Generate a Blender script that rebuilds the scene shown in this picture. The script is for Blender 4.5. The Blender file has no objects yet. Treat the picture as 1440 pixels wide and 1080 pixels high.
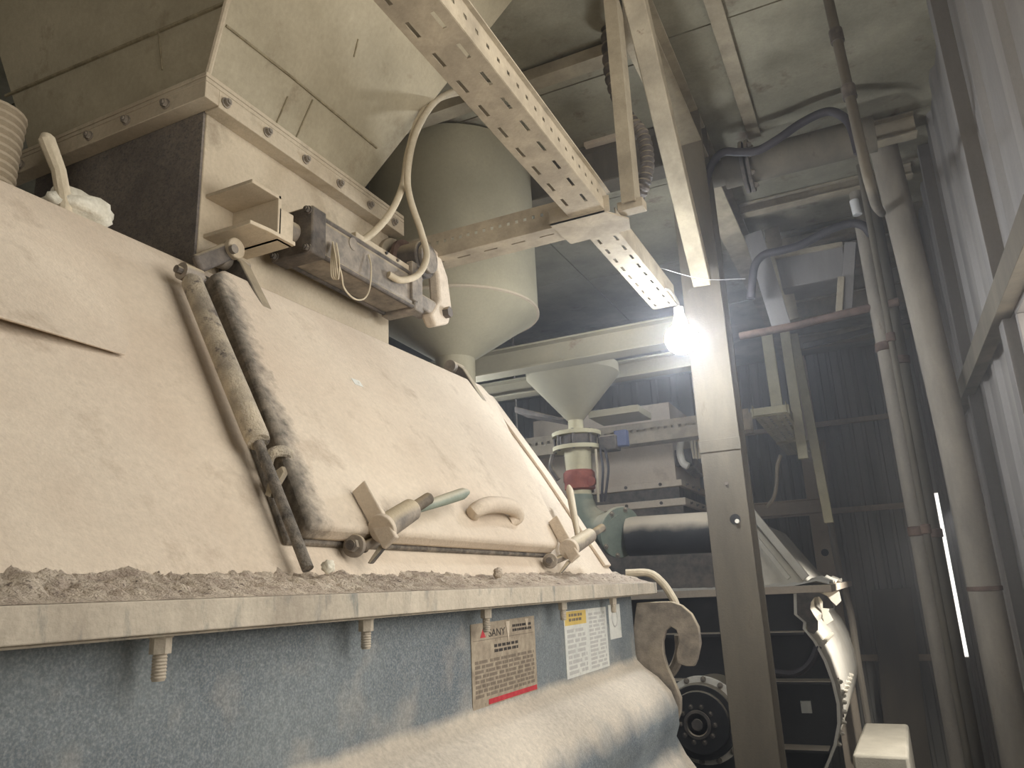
import bpy, math, random
from mathutils import Vector, Matrix, noise
random.seed(7)
S = bpy.context.scene
COL = S.collection
ZC = 2.6                                   # camera height above the ground floor
F, PITCH, ROLL, YAW = 1080.0, math.radians(15.12), math.radians(-2.686), math.radians(24.88)

# ------------------------------------------------------------------ camera
_h = Vector((0, math.sin(PITCH), math.cos(PITCH))); _u = Vector((0, -math.cos(PITCH), math.sin(PITCH))); _r = Vector((1, 0, 0))
_R = Matrix(((math.cos(ROLL), -math.sin(ROLL), 0), (math.sin(ROLL), math.cos(ROLL), 0), (0, 0, 1)))
AX = _R @ (math.cos(YAW)*_r - math.sin(YAW)*_h); AY = _R @ (math.cos(YAW)*_h + math.sin(YAW)*_r); AZ = _R @ _u
WM = Matrix((AX, AY, AZ))                  # camera (right, down, forward) -> world
cam = bpy.data.cameras.new('camera'); cam_o = bpy.data.objects.new('camera', cam); COL.objects.link(cam_o)
rt, dn, fw = WM @ Vector((1, 0, 0)), WM @ Vector((0, 1, 0)), WM @ Vector((0, 0, 1))
m = Matrix.Identity(4)
for i in range(3):
    m[i][0], m[i][1], m[i][2] = rt[i], -dn[i], -fw[i]
m[2][3] = ZC
cam_o.matrix_world = m
cam.sensor_width = 36; cam.lens = F/1440*36; cam.clip_start = .02
S.camera = cam_o

# ------------------------------------------------------------------ light
S.view_settings.view_transform = 'Standard'; S.view_settings.look = 'None'
S.view_settings.gamma = 1; S.view_settings.exposure = 0.0; S.view_settings.use_curve_mapping = False
S.cycles.use_denoising = True
S.cycles.max_bounces = 8
w = bpy.data.worlds.new('World'); S.world = w; w.use_nodes = True
bg = w.node_tree.nodes['Background']; bg.inputs[0].default_value = (1.0, .97, .91, 1); bg.inputs[1].default_value = 1.7
def area(name, loc, rot, sx, sy, power, col):
    l = bpy.data.lights.new(name, 'AREA'); l.shape = 'RECTANGLE'; l.size = sx; l.size_y = sy; l.energy = power; l.color = col
    o = bpy.data.objects.new(name, l); COL.objects.link(o); o.location = loc; o.rotation_euler = rot; return o
# daylight through the side-wall window
WIN = (.75, 2.12, -.1, 2.2)                # y0, y1, z0, z1 relative to the camera
WIN2 = (2.18, 3.2, -.1, .90)              # its lower bay
area('daylight', (1.0, 1.75, ZC+1.0), (0, math.radians(90), 0), 2.4, 2.8, 66, (1.0, .965, .92))

# ------------------------------------------------------------------ helpers
def V(*a): return Vector(a)
def at(px, py, ax, v):
    d = WM @ Vector((px-720, py-540, F)); i = 'xyz'.index(ax); return d*(v/d[i])
KS = 1.45
CN = V(KS, 0, 1).normalized(); CE = V(-1, 0, KS).normalized(); CB = V(-1, 0, .06)
def cov(y, s, off=0): return V(0, y, 0) + CB + CE*s + CN*off      # a point on the mixer's sloping cover

def onP(px, py, off=0):
    d = WM @ V(px-720, py-540, F); return d*((CB.dot(CN)+off)/d.dot(CN))

def thing(name, label, cat, loc=(0, 0, 0), group=None):
    o = bpy.data.objects.new(name, None); COL.objects.link(o); o.empty_display_size = .05
    o.location = V(*loc) + V(0, 0, ZC); o['label'] = label; o['category'] = cat
    if group: o['group'] = group
    return o
def org(p):
    q = V(0, 0, 0)
    while p is not None: q = q + p.location; p = p.parent
    return q
def tag(o, label, cat, group=None, kind=None):
    o['label'] = label; o['category'] = cat
    if group: o['group'] = group
    if kind: o['kind'] = kind
    return o
class MB:
    def __init__(s): s.v = []; s.f = []
    def add(s, vs, fs):
        b = len(s.v); s.v += [Vector(v) for v in vs]; s.f += [[i+b for i in f] for f in fs]; return s
    def box(s, a, b):
        x0, x1 = sorted((a[0], b[0])); y0, y1 = sorted((a[1], b[1])); z0, z1 = sorted((a[2], b[2]))
        return s.add([(x0,y0,z0),(x1,y0,z0),(x1,y1,z0),(x0,y1,z0),(x0,y0,z1),(x1,y0,z1),(x1,y1,z1),(x0,y1,z1)],
                     [(0,3,2,1),(4,5,6,7),(0,1,5,4),(1,2,6,5),(2,3,7,6),(3,0,4,7)])
    def prism(s, poly, vec):
        n = len(poly); vec = Vector(vec); P = [Vector(p) for p in poly]
        nn = Vector((0, 0, 0))
        for i in range(n): nn += P[i].cross(P[(i+1) % n])
        if nn.dot(vec) > 0: P = P[::-1]
        vs = P + [p+vec for p in P]
        fs = [list(range(n)), list(range(2*n-1, n-1, -1))] + [[i, i+n, (i+1) % n+n, (i+1) % n] for i in range(n)]
        return s.add(vs, fs)
    def extr(s, poly2, a, b, up=(0, 0, 1)):
        a, b = Vector(a), Vector(b); d = (b-a).normalized(); side = d.cross(Vector(up))
        if side.length < 1e-4: side = d.cross(Vector((0, 1, 0)))
        side.normalize(); uv = side.cross(d)
        return s.prism([a+side*u+uv*v for u, v in poly2], b-a)
    def bar(s, a, b, wd, ht, up=(0, 0, 1)):
        return s.extr([(-wd/2, -ht/2), (wd/2, -ht/2), (wd/2, ht/2), (-wd/2, ht/2)], a, b, up)
    def tube(s, pts, r, n=10, cap=True):
        P = [Vector(p) for p in pts]; R = r if isinstance(r, (list, tuple)) else [r]*len(P)
        t0 = (P[1]-P[0]).normalized(); x = t0.orthogonal().normalized(); vs = []; fs = []
        for i, p in enumerate(P):
            t = (P[min(i+1, len(P)-1)]-P[max(i-1, 0)])
            t = t.normalized() if t.length > 1e-9 else t0
            x = x - t*x.dot(t); x.normalize(); y = t.cross(x)
            vs += [p + (x*math.cos(2*math.pi*k/n)+y*math.sin(2*math.pi*k/n))*R[i] for k in range(n)]
        for i in range(len(P)-1):
            fs += [(i*n+k, i*n+(k+1) % n, (i+1)*n+(k+1) % n, (i+1)*n+k) for k in range(n)]
        if cap: fs += [list(range(n))[::-1], [(len(P)-1)*n+k for k in range(n)]]
        return s.add(vs, fs)
    def cyl(s, a, b, r, r2=None, n=20): return s.tube([a, b], [r, r if r2 is None else r2], n)
    def hexa(s, a, b, r): return s.tube([a, b], r, 6)
    def stud(s, a, b, r, pitch=.004):
        a, b = Vector(a), Vector(b); n = max(4, int((b-a).length/pitch)); pts = []; rr = []
        for i in range(n):
            for t, q in ((i/n, 1), ((i+.5)/n, .86)): pts.append(a.lerp(b, t)); rr.append(r*q)
        pts.append(b); rr.append(r*.8); return s.tube(pts, rr, 10)
    def lathe(s, c, prof, n=32, axis=(0, 0, 1)):
        return s.tube2([Vector(c)+Vector(axis)*z for r, z in prof], [r for r, z in prof], n, axis)
    def tube2(s, P, R, n, axis):
        t = Vector(axis).normalized(); x = t.orthogonal().normalized(); y = t.cross(x); vs = []; fs = []
        for p, r in zip(P, R): vs += [p+(x*math.cos(2*math.pi*k/n)+y*math.sin(2*math.pi*k/n))*r for k in range(n)]
        for i in range(len(P)-1): fs += [(i*n+k, i*n+(k+1) % n, (i+1)*n+(k+1) % n, (i+1)*n+k) for k in range(n)]
        fs += [list(range(n))[::-1], [(len(P)-1)*n+k for k in range(n)]]
        return s.add(vs, fs)
    def mesh(s, name, o=V(0, 0, 0), smooth=None):
        me = bpy.data.meshes.new(name); me.from_pydata([tuple(v-o) for v in s.v], [], s.f); me.validate(); me.update()
        if smooth:
            me.polygons.foreach_set('use_smooth', [True]*len(me.polygons)); me.set_sharp_from_angle(angle=math.radians(smooth))
        return me
    def build(s, name, mat, parent=None, smooth=35, bev=0, seg=2, solid=0):
        """one mesh object; vertices are relative to the camera point, so the origin is moved to the parent's base"""
        o0 = org(parent) - V(0, 0, ZC) if parent else V(0, 0, 0)
        if parent is None:
            xs = [v.x for v in s.v]; ys = [v.y for v in s.v]; zs = [v.z for v in s.v]
            o0 = V((min(xs)+max(xs))/2, (min(ys)+max(ys))/2, min(zs))
        o = bpy.data.objects.new(name, s.mesh(name, o0, smooth)); COL.objects.link(o)
        if parent: o.parent = parent
        else: o.location = o0 + V(0, 0, ZC)
        o.data.materials.append(mat)
        if solid: md = o.modifiers.new('thickness', 'SOLIDIFY'); md.thickness = solid; md.offset = 0
        if bev:
            md = o.modifiers.new('bevel', 'BEVEL'); md.width = bev; md.segments = seg; md.limit_method = 'ANGLE'; md.angle_limit = math.radians(40)
        return o
def place(me, name, mat, parent, loc, axis=(0, 0, 1), label=None):
    """a copy of a small shared mesh (its own z axis turned to axis) at a camera-relative point"""
    o = bpy.data.objects.new(name, me); COL.objects.link(o); o.parent = parent
    o.location = V(*loc) + V(0, 0, ZC) - org(parent)
    o.rotation_euler = Vector(axis).to_track_quat('Z', 'Y').to_euler()
    if not me.materials: me.materials.append(mat)
    return o
def smoothpath(pts, sub=6):
    P = [Vector(p) for p in pts]; P = [P[0]*2-P[1]] + P + [P[-1]*2-P[-2]]; out = []
    for i in range(1, len(P)-2):
        a, b, c, d = P[i-1], P[i], P[i+1], P[i+2]
        for k in range(sub):
            t = k/sub; out.append(.5*((2*b)+(c-a)*t+(2*a-5*b+4*c-d)*t*t+(3*b-a-3*c+d)*t**3))
    out.append(P[-2]); return out
def H(wd, ht, tw=.008, tf=.012):
    a, b = wd/2, ht/2
    return [(-a,-b),(a,-b),(a,-b+tf),(tw/2,-b+tf),(tw/2,b-tf),(a,b-tf),(a,b),(-a,b),(-a,b-tf),(-tw/2,b-tf),(-tw/2,-b+tf),(-a,-b+tf)]
def Csec(wd, ht, t=.008):
    a, b = wd/2, ht/2
    return [(-a,-b),(a,-b),(a,-b+t),(-a+t,-b+t),(-a+t,b-t),(a,b-t),(a,b),(-a,b)]
def Lsec(wd, ht, t=.007): return [(0,0),(wd,0),(wd,t),(t,t),(t,ht),(0,ht)]

# ------------------------------------------------------------------ materials
def srgb(c): return tuple(((x/255)/12.92 if x/255 <= .04045 else ((x/255+.055)/1.055)**2.4) for x in c) + (1,)
def mat(name, c1, c2, scale=6, rough=.85, bump=.15, bscale=90, metal=0, dust=0, dcol=(196, 180, 150), stretch=None, spot=None, spots=.62, spotscale=25, lo=.35, hi=.65, spotw=.08, grain=.10):
    """mottled paint or metal; dust = how much of the pale dust lies on faces that look up"""
    ma = bpy.data.materials.new(name); ma.use_nodes = True; nt = ma.node_tree; N = nt.nodes; L = nt.links; p = N['Principled BSDF']
    tc = N.new('ShaderNodeTexCoord'); co = tc.outputs['Object']
    if stretch:
        mp = N.new('ShaderNodeMapping'); mp.inputs['Scale'].default_value = stretch; L.new(co, mp.inputs['Vector']); co2 = mp.outputs['Vector']
    else: co2 = co
    nz = N.new('ShaderNodeTexNoise'); nz.inputs['Scale'].default_value = scale; nz.inputs['Detail'].default_value = 7; nz.inputs['Roughness'].default_value = .62; L.new(co2, nz.inputs['Vector'])
    rp = N.new('ShaderNodeValToRGB'); rp.color_ramp.elements[0].position = lo; rp.color_ramp.elements[1].position = hi
    rp.color_ramp.elements[0].color = srgb(c1); rp.color_ramp.elements[1].color = srgb(c2); L.new(nz.outputs['Fac'], rp.inputs['Fac']); out = rp.outputs['Color']
    if spot:
        n2 = N.new('ShaderNodeTexNoise'); n2.inputs['Scale'].default_value = spotscale; n2.inputs['Detail'].default_value = 8; n2.inputs['Roughness'].default_value = .7; L.new(co2, n2.inputs['Vector'])
        mr = N.new('ShaderNodeMapRange'); mr.inputs['From Min'].default_value = spots; mr.inputs['From Max'].default_value = spots+spotw; L.new(n2.outputs['Fac'], mr.inputs['Value'])
        mx = N.new('ShaderNodeMix'); mx.data_type = 'RGBA'; L.new(mr.outputs['Result'], mx.inputs['Factor']); L.new(out, mx.inputs['A']); mx.inputs['B'].default_value = srgb(spot); out = mx.outputs['Result']
    if dust:
        ge = N.new('ShaderNodeNewGeometry'); sx = N.new('ShaderNodeSeparateXYZ'); L.new(ge.outputs['Normal'], sx.inputs[0])
        n3 = N.new('ShaderNodeTexNoise'); n3.inputs['Scale'].default_value = 9; n3.inputs['Detail'].default_value = 8; L.new(co2, n3.inputs['Vector'])
        ad = N.new('ShaderNodeMath'); ad.operation = 'MULTIPLY_ADD'; L.new(n3.outputs['Fac'], ad.inputs[0]); ad.inputs[1].default_value = .7; L.new(sx.outputs['Z'], ad.inputs[2])
        mr = N.new('ShaderNodeMapRange'); mr.inputs['From Min'].default_value = .45; mr.inputs['From Max'].default_value = .92; mr.inputs['To Max'].default_value = dust; L.new(ad.outputs[0], mr.inputs['Value'])
        mx = N.new('ShaderNodeMix'); mx.data_type = 'RGBA'; L.new(mr.outputs['Result'], mx.inputs['Factor']); L.new(out, mx.inputs['A']); mx.inputs['B'].default_value = srgb(dcol); out = mx.outputs['Result']
    if grain:
        ng = N.new('ShaderNodeTexNoise'); ng.inputs['Scale'].default_value = 70; ng.inputs['Detail'].default_value = 9; ng.inputs['Roughness'].default_value = .75; L.new(co, ng.inputs['Vector'])
        nl = N.new('ShaderNodeTexNoise'); nl.inputs['Scale'].default_value = 1.7; nl.inputs['Detail'].default_value = 6; L.new(co2, nl.inputs['Vector'])
        am = N.new('ShaderNodeMath'); am.operation = 'ADD'; L.new(ng.outputs['Fac'], am.inputs[0]); L.new(nl.outputs['Fac'], am.inputs[1])
        mg = N.new('ShaderNodeMapRange'); mg.inputs['From Min'].default_value = .65; mg.inputs['From Max'].default_value = 1.35; mg.inputs['To Min'].default_value = 1-grain*1.6; mg.inputs['To Max'].default_value = 1+grain; L.new(am.outputs[0], mg.inputs['Value'])
        vm = N.new('ShaderNodeVectorMath'); vm.operation = 'SCALE'; L.new(out, vm.inputs[0]); L.new(mg.outputs['Result'], vm.inputs['Scale']); out = vm.outputs['Vector']
    L.new(out, p.inputs['Base Color']); p.inputs['Roughness'].default_value = rough; p.inputs['Metallic'].default_value = metal
    if bump:
        nb = N.new('ShaderNodeTexNoise'); nb.inputs['Scale'].default_value = bscale; nb.inputs['Detail'].default_value = 5; L.new(co, nb.inputs['Vector'])
        bp = N.new('ShaderNodeBump'); bp.inputs['Strength'].default_value = bump; bp.inputs['Distance'].default_value = .006; L.new(nb.outputs['Fac'], bp.inputs['Height']); L.new(bp.outputs['Normal'], p.inputs['Normal'])
    return ma
M = dict(
 dust=mat('dusty_cover_paint', (198,181,160), (212,197,176), 3, .95, .3, 160, spot=(176,158,137), spots=.55, spotscale=6, spotw=.2, grain=.12),
 dustl=mat('loose_cement_dust', (166,150,134), (204,190,170), 24, 1, .9, 220, spot=(104,92,84), spots=.58, spotscale=55, grain=.24),
 plate=mat('grey_blue_machine_paint', (92,101,108), (124,131,132), 3, .75, .25, 220, dust=1, dcol=(202,190,172), spot=(170,172,168), spots=.44, spotscale=240, spotw=.36, grain=.26),
 edge=mat('chipped_flange_paint', (172,160,142), (200,188,168), 9, .9, .3, 120, stretch=(1,1,.3), spot=(132,132,124), spots=.54, spotscale=22, spotw=.16, grain=.18),
 steel=mat('dusty_steel', (118,110,100), (160,148,132), 20, .7, .2, 160, metal=.15, dust=.8),
 dsteel=mat('dark_dusty_steel', (66,62,58), (112,102,92), 16, .75, .25, 160, metal=.1, dust=.6),
 grime=mat('fuzzy_grey_grime', (60,58,56), (148,138,124), 30, .95, .7, 240, lo=.3, hi=.7),
 strut=mat('dust_caked_tube', (150,140,124), (196,182,158), 16, .95, .8, 200, spot=(104,96,90), spots=.56, spotscale=18),
 chute=mat('cream_hopper_paint', (178,162,138), (196,181,156), 3, .9, .2, 160, spot=(152,138,116), spots=.56, spotscale=6, spotw=.2, grain=.14),
 chuteside=mat('shaded_hopper_side', (104,96,90), (132,122,110), 5, .95, .35, 200, spot=(88,86,86), spots=.48, spotscale=120, spotw=.2, grain=.25),  # darker copy of the hopper paint: shade of the left face put into the colour
 hopper=mat('pale_olive_hopper_paint', (158,147,122), (180,168,142), 2.2, .85, .15, 140, spot=(136,122,98), spots=.58, spotscale=5, spotw=.16, grain=.12),
 tray=mat('dusty_galvanised_tray', (146,134,114), (178,164,140), 8, .85, .15, 120, spot=(150,138,114), spots=.62, spotscale=20),
 tank=mat('tank_grey_cream_paint', (150,142,118), (168,158,132), 1.6, .85, .08, 100, spot=(128,108,84), spots=.66, spotscale=2.4),
 beam=mat('dusty_beam_paint', (138,127,107), (172,159,135), 6, .9, .2, 120, spot=(110,88,70), spots=.64, spotscale=12),
 column=mat('brown_grey_column_paint', (84,77,65), (114,105,89), 4, .85, .15, 120, stretch=(1,1,.25), spot=(88,76,60), spots=.62, spotscale=8),
 deck=mat('deck_underside_paint', (128,122,104), (158,151,130), 2.5, .9, .15, 120, spot=(100,82,66), spots=.58, spotscale=4, spotw=.14, grain=.16),
 clad=mat('grey_cladding_sheet', (128,126,118), (160,156,146), 3, .6, .06, 80, metal=.1, stretch=(1,1,.15), spot=(150,142,128), spots=.63, spotscale=6),
 cladr=mat('pale_cladding_sheet', (116,112,108), (146,140,134), 3, .6, .06, 80, metal=.1, stretch=(1,1,.15)),
 hose=mat('cream_air_hose', (182,168,142), (202,188,162), 12, .8, .1, 90),
 black=mat('black_machine_paint', (22,22,22), (40,40,40), 8, .55, .1, 120, dust=.35),
 blackdust=mat('black_pipe_under_dust', (22,22,22), (40,40,40), 8, .6, .1, 120, dust=1, dcol=(190,176,154)),
 blackhose=mat('black_rubber_hose', (46,42,46), (66,60,62), 8, .6, .05, 120),
 drum=mat('dusty_white_drum_wall', (214,206,190), (232,226,212), 4, .9, .15, 120),
 plinth=mat('pale_concrete', (190,182,164), (212,204,186), 5, .95, .3, 120),
 floor=mat('concrete_floor', (120,112,100), (146,136,122), 2, .95, .2, 60),
 pipe=mat('dusty_round_pipe', (126,118,106), (160,150,134), 5, .8, .15, 120, stretch=(1,1,.3), spot=(112,92,76), spots=.64, spotscale=10),
 cream=mat('cream_paint', (190,180,146), (208,198,164), 6, .8, .15, 120, spot=(120,96,70), spots=.66, spotscale=12),
 red=mat('red_rubber_band', (132,66,54), (166,96,78), 14, .8, .3, 120),
 green=mat('grey_green_pipe_paint', (112,122,108), (140,146,130), 8, .7, .15, 120, dust=.5),
 blue=mat('blue_box', (78,86,116), (104,110,138), 8, .6, .05, 120),
 rust=mat('rusty_pipe', (86,66,56), (122,100,86), 14, .85, .2, 120),
 rag=mat('torn_plaster_rag', (206,198,178), (232,226,208), 18, 1, .8, 60),
 stick=mat('pale_stick', (190,176,150), (212,198,172), 14, .9, .3, 90, stretch=(1,1,.2)),
 label=mat('dirty_nameplate', (144,130,112), (176,162,140), 40, .6, .05, 200, spot=(120,106,88), spots=.6, spotscale=60),
 ink=mat('dark_print', (46,40,38), (60,54,50), 40, .7, 0),
 inkl=mat('faded_print', (182,180,174), (194,190,184), 40, .7, 0),
 inkm=mat('worn_print', (112,100,86), (134,120,104), 40, .7, 0),
 redink=mat('red_print', (176,42,52), (196,70,76), 60, .6, 0),
 paper=mat('white_sticker', (206,206,198), (222,220,210), 20, .6, .03, 120, spot=(190,184,168), spots=.6, spotscale=30),
 yellow=mat('yellow_sticker', (206,176,96), (220,192,112), 20, .6, 0),
 seam=mat('weld_seam', (124,112,88), (156,144,116), 30, .9, .3, 160),
 white=mat('white_plastic', (226,224,220), (236,234,230), 10, .5, 0),
)
def emit(name, col, st):
    ma = bpy.data.materials.new(name); ma.use_nodes = True; p = ma.node_tree.nodes['Principled BSDF']
    p.inputs['Base Color'].default_value = (.9, .9, .9, 1); p.inputs['Emission Color'].default_value = col + (1,); p.inputs['Emission Strength'].default_value = st; return ma

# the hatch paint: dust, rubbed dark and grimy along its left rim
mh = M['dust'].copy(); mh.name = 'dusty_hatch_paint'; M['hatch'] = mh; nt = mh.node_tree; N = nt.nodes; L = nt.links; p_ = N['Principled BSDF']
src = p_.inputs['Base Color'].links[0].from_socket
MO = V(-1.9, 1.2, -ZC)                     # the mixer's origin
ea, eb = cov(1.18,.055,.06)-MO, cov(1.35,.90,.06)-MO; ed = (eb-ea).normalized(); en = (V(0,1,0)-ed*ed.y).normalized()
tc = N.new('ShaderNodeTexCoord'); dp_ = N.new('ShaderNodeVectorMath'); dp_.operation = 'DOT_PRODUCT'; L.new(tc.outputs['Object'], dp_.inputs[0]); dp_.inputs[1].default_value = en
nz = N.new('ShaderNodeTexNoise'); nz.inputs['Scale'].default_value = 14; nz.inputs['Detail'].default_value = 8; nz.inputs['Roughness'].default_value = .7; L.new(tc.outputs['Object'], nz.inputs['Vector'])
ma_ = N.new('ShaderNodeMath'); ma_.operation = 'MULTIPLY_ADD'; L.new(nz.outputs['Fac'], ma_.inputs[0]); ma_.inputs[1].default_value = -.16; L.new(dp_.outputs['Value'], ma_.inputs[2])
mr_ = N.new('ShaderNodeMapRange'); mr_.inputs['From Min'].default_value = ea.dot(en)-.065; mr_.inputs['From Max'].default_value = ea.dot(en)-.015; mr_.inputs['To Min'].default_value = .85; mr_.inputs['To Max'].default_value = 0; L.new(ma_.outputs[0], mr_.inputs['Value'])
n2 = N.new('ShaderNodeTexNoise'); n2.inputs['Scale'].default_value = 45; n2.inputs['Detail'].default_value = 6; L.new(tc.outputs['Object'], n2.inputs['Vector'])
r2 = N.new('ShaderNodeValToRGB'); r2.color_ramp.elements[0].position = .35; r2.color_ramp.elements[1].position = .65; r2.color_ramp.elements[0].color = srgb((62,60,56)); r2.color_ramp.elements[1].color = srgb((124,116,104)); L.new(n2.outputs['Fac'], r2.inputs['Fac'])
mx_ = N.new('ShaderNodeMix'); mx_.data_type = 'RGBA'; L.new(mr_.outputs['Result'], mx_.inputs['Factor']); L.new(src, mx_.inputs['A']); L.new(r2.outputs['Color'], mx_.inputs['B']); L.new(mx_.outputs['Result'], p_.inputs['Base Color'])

# shared small meshes (axis = +z, base at the origin)
def bolt_mesh(name, r, hgt, wash=1.35):
    b = MB(); b.cyl((0,0,0), (0,0,hgt*.25), r*wash, n=12); b.hexa((0,0,hgt*.25), (0,0,hgt), r); b.cyl((0,0,hgt), (0,0,hgt*1.35), r*.55, n=10); return b.mesh(name, smooth=35)
BOLT = bolt_mesh('bolt', .010, .014); BOLT.materials.append(M['dsteel'])
BOLTP = bolt_mesh('bolt', .012, .014); BOLTP.materials.append(M['steel'])
BOLTB = bolt_mesh('bolt', .014, .02); BOLTB.materials.append(M['drum'])

# ================================================================== the setting
GZ = -ZC
DECKZ, BACKY, RX = 2.45, 9.1, .56
fl = MB().box((-5.5, -3, GZ-.1), (1.6, 9.6, GZ)).build('floor', M['floor']); fl['kind'] = 'structure'; fl['label'] = 'concrete ground floor below the mixers'

def corrugated(p0, du, width, z0, z1, nrm, pitch=.25, depth=.028):
    """trapezoid sheet standing on p0, running along du"""
    b = MB(); n = max(1, round(width/pitch)); pit = width/n; prof = []
    for i in range(n):
        for t, d in ((0, 0), (.62, 0), (.70, 1), (.92, 1)): prof.append(((i+t)*pit, d*depth))
    prof.append((width, 0)); du = V(*du); nr = V(*nrm); p0 = V(*p0)
    vs = []
    for u, d in prof:
        q = p0 + du*u + nr*d; vs += [V(q.x, q.y, z0), V(q.x, q.y, z1)]
    b.add(vs, [(2*i, 2*i+2, 2*i+3, 2*i+1) for i in range(len(prof)-1)]); return b
# back wall: an Empty-free structure: one carrier rail sheet with each cladding sheet as a piece
wb = MB().box((-5.5, BACKY+.06, GZ), (RX-.025, BACKY+.09, 3.6)).build('wall_back', M['clad']); wb['kind'] = 'structure'; wb['label'] = 'grey corrugated steel back wall behind the second mixer'
x = RX-.06; i = 0
for wd in (.5, .5, .75, .75, .75, .75, .75, .75, .5):
    corrugated((x-wd+.01, BACKY+.03, 0), (1, 0, 0), wd-.01, GZ, 3.55, (0, -1, 0), .11 if i < 3 else .25, .022).build('cladding_sheet', M['clad'], wb, smooth=0, solid=.003); x -= wd; i += 1
# right wall with the window opening
wr = MB(); y0, y1, z0, z1 = WIN; Y0, Y1, Z0, Z1 = WIN2
wr.box((RX+.06, -3, GZ), (RX+.09, y0, 3.6)); wr.box((RX+.06, y1, Z1), (RX+.09, Y1, 3.6)); wr.box((RX+.06, Y1, GZ), (RX+.09, BACKY-.02, 3.6)); wr.box((RX+.06, y0, GZ), (RX+.09, Y1, z0)); wr.box((RX+.06, y0, z1), (RX+.09, y1, 3.6))
wr = wr.build('wall_right', M['cladr']); wr['kind'] = 'structure'; wr['label'] = 'pale corrugated steel side wall with a window opening'
def sheet(ya, yb, za=GZ, zb=3.55): corrugated((RX+.03, ya+.005, 0), (0, 1, 0), yb-ya-.01, za, zb, (-1, 0, 0), .42, .022).build('cladding_sheet', M['cladr'], wr, smooth=0, solid=.003)
yy = -3.0
while yy < y0-.02: sheet(yy, min(yy+.85, y0)); yy += .85
sheet(y0, Y1, GZ, z0-.05); sheet(y1+.05, Y1, Z1+.05, 3.55); sheet(y0, y1, z1+.05, 3.55)
yy = Y1+.05
while yy < BACKY-.1: sheet(yy, min(yy+.85, BACKY-.03)); yy += .85
def frame(name, q, lab):
    y0, y1, z0, z1 = q; wf = MB()
    wf.box((RX, y0-.03, z0-.05), (RX+.1, y1+.03, z0)); wf.box((RX, y0-.03, z1), (RX+.1, y1+.03, z1+.05)); wf.box((RX, y0-.03, z0), (RX+.1, y0, z1)); wf.box((RX, y1, z0), (RX+.1, y1+.03, z1))
    wf = wf.build(name, M['cladr'], bev=.004); wf['kind'] = 'structure'; wf['label'] = lab; return wf
wf = frame('window_1', WIN, 'tall bright window opening in the pale side wall')
MB().box((RX+.03, 1.42, z0), (RX+.07, 1.45, z1)).build('mullion', M['cladr'], wf)
frame('window_2', WIN2, 'low bright window opening in the side wall under the girt')
for k_, (za, zb) in enumerate(((.79,3.6),(GZ,-.82))):
    ct = MB().box((RX-.10,BACKY-.03,za),(RX+.058,BACKY+.055,zb)).build('trim_%d' % (k_+1), M['clad']); ct['kind'] = 'structure'; ct['label'] = ('upper' if k_ == 0 else 'lower')+' corner trim between back wall and side wall'
# left wall far behind the machines
wl = MB().box((-5.5, -3, GZ), (-5.4, 9.2, 3.6)).build('wall_left', M['clad']); wl['kind'] = 'structure'; wl['label'] = 'grey steel wall far behind the mixers'
# wall behind the photographer, with a door opening to daylight
wk = MB(); wk.box((-5.5, -3.1, GZ), (-2.2, -3, 3.6)); wk.box((.3, -3.1, GZ), (.65, -3, 3.6)); wk.box((-2.2, -3.1, 2.0), (.3, -3, 3.6))
wk = wk.build('wall_front', M['clad']); wk['kind'] = 'structure'; wk['label'] = 'grey steel wall behind the viewer with an open doorway'
# ceiling = steel deck plates
ce = MB().box((-5.5, -3, DECKZ+.02), (RX+.06, 9.6, DECKZ+.05)).build('ceiling', M['deck']); ce['kind'] = 'structure'; ce['label'] = 'steel deck overhead made of welded plates'
for a in range(5):
    for bx in range(10):
        xa = RX+.055-a*1.25; ya = -3+bx*1.22+(.0 if a % 2 == 0 else .1)
        MB().box((xa-1.24, ya, DECKZ), (xa, min(ya+1.21, 9.05), DECKZ+.02)).build('deck_plate', M['deck'], ce)

# ================================================================== first mixer (foreground)
mx1 = thing('concrete_mixer', 'large dust-covered twin-shaft mixer in the foreground with sloping cover', 'mixer', (-1.9, 1.2, GZ))
prof = [(-.93,-.03),(-.93,-.255),(-.925,-.275),(-.90,-.30),(-.85,-.335),(-.805,-.385),(-.785,-.44),(-.785,-.50),(-.80,-.54),(-.77,-.60),(-.68,-.72),(-.59,-.9),(-.53,-1.1),(-.51,-1.3),(-.54,-1.5),(-.62,-1.72),(-.8,-1.95),(-1.1,-2.1),(-2.9,-2.1),(-2.9,-.03)]
def finer(p, n=4):
    out = []
    for i in range(len(p)-1):
        for k in range(n): out.append((p[i][0]+(p[i+1][0]-p[i][0])*k/n, p[i][1]+(p[i+1][1]-p[i][1])*k/n))
    return out + [p[-1]]
MB().prism([(x, -.6, z) for x, z in prof], (0, 3.62, 0)).build('body', M['plate'], mx1, smooth=50)
MB().box((-1.08, -.6, -.036), (-.862, 3.115, -.0325)).build('flange', M['edge'], mx1, bev=.001)
MB().box((-1.08, -.6, -.032), (-.85, 3.12, .010)).build('cover_flange', M['edge'], mx1, bev=.002)
cp = [(-.985,.008),(-1.0,.06),(-1.28,.466),(-1.575,.893),(-1.61,.900),(-1.75,.901),(-2.9,.901),(-2.9,.008)]
ce_y = [3.0,3.02,3.12,3.14,3.12,3.1,3.1,3.0]; n = len(cp); b = MB()
b.add([(x, -.6, z) for x, z in cp] + [(x, y, z) for (x, z), y in zip(cp, ce_y)], [list(range(n))[::-1], list(range(n, 2*n))] + [[i, (i+1) % n, (i+1) % n+n, i+n] for i in range(n)])
b.build('cover', M['dust'], mx1, smooth=20, bev=.004)
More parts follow.
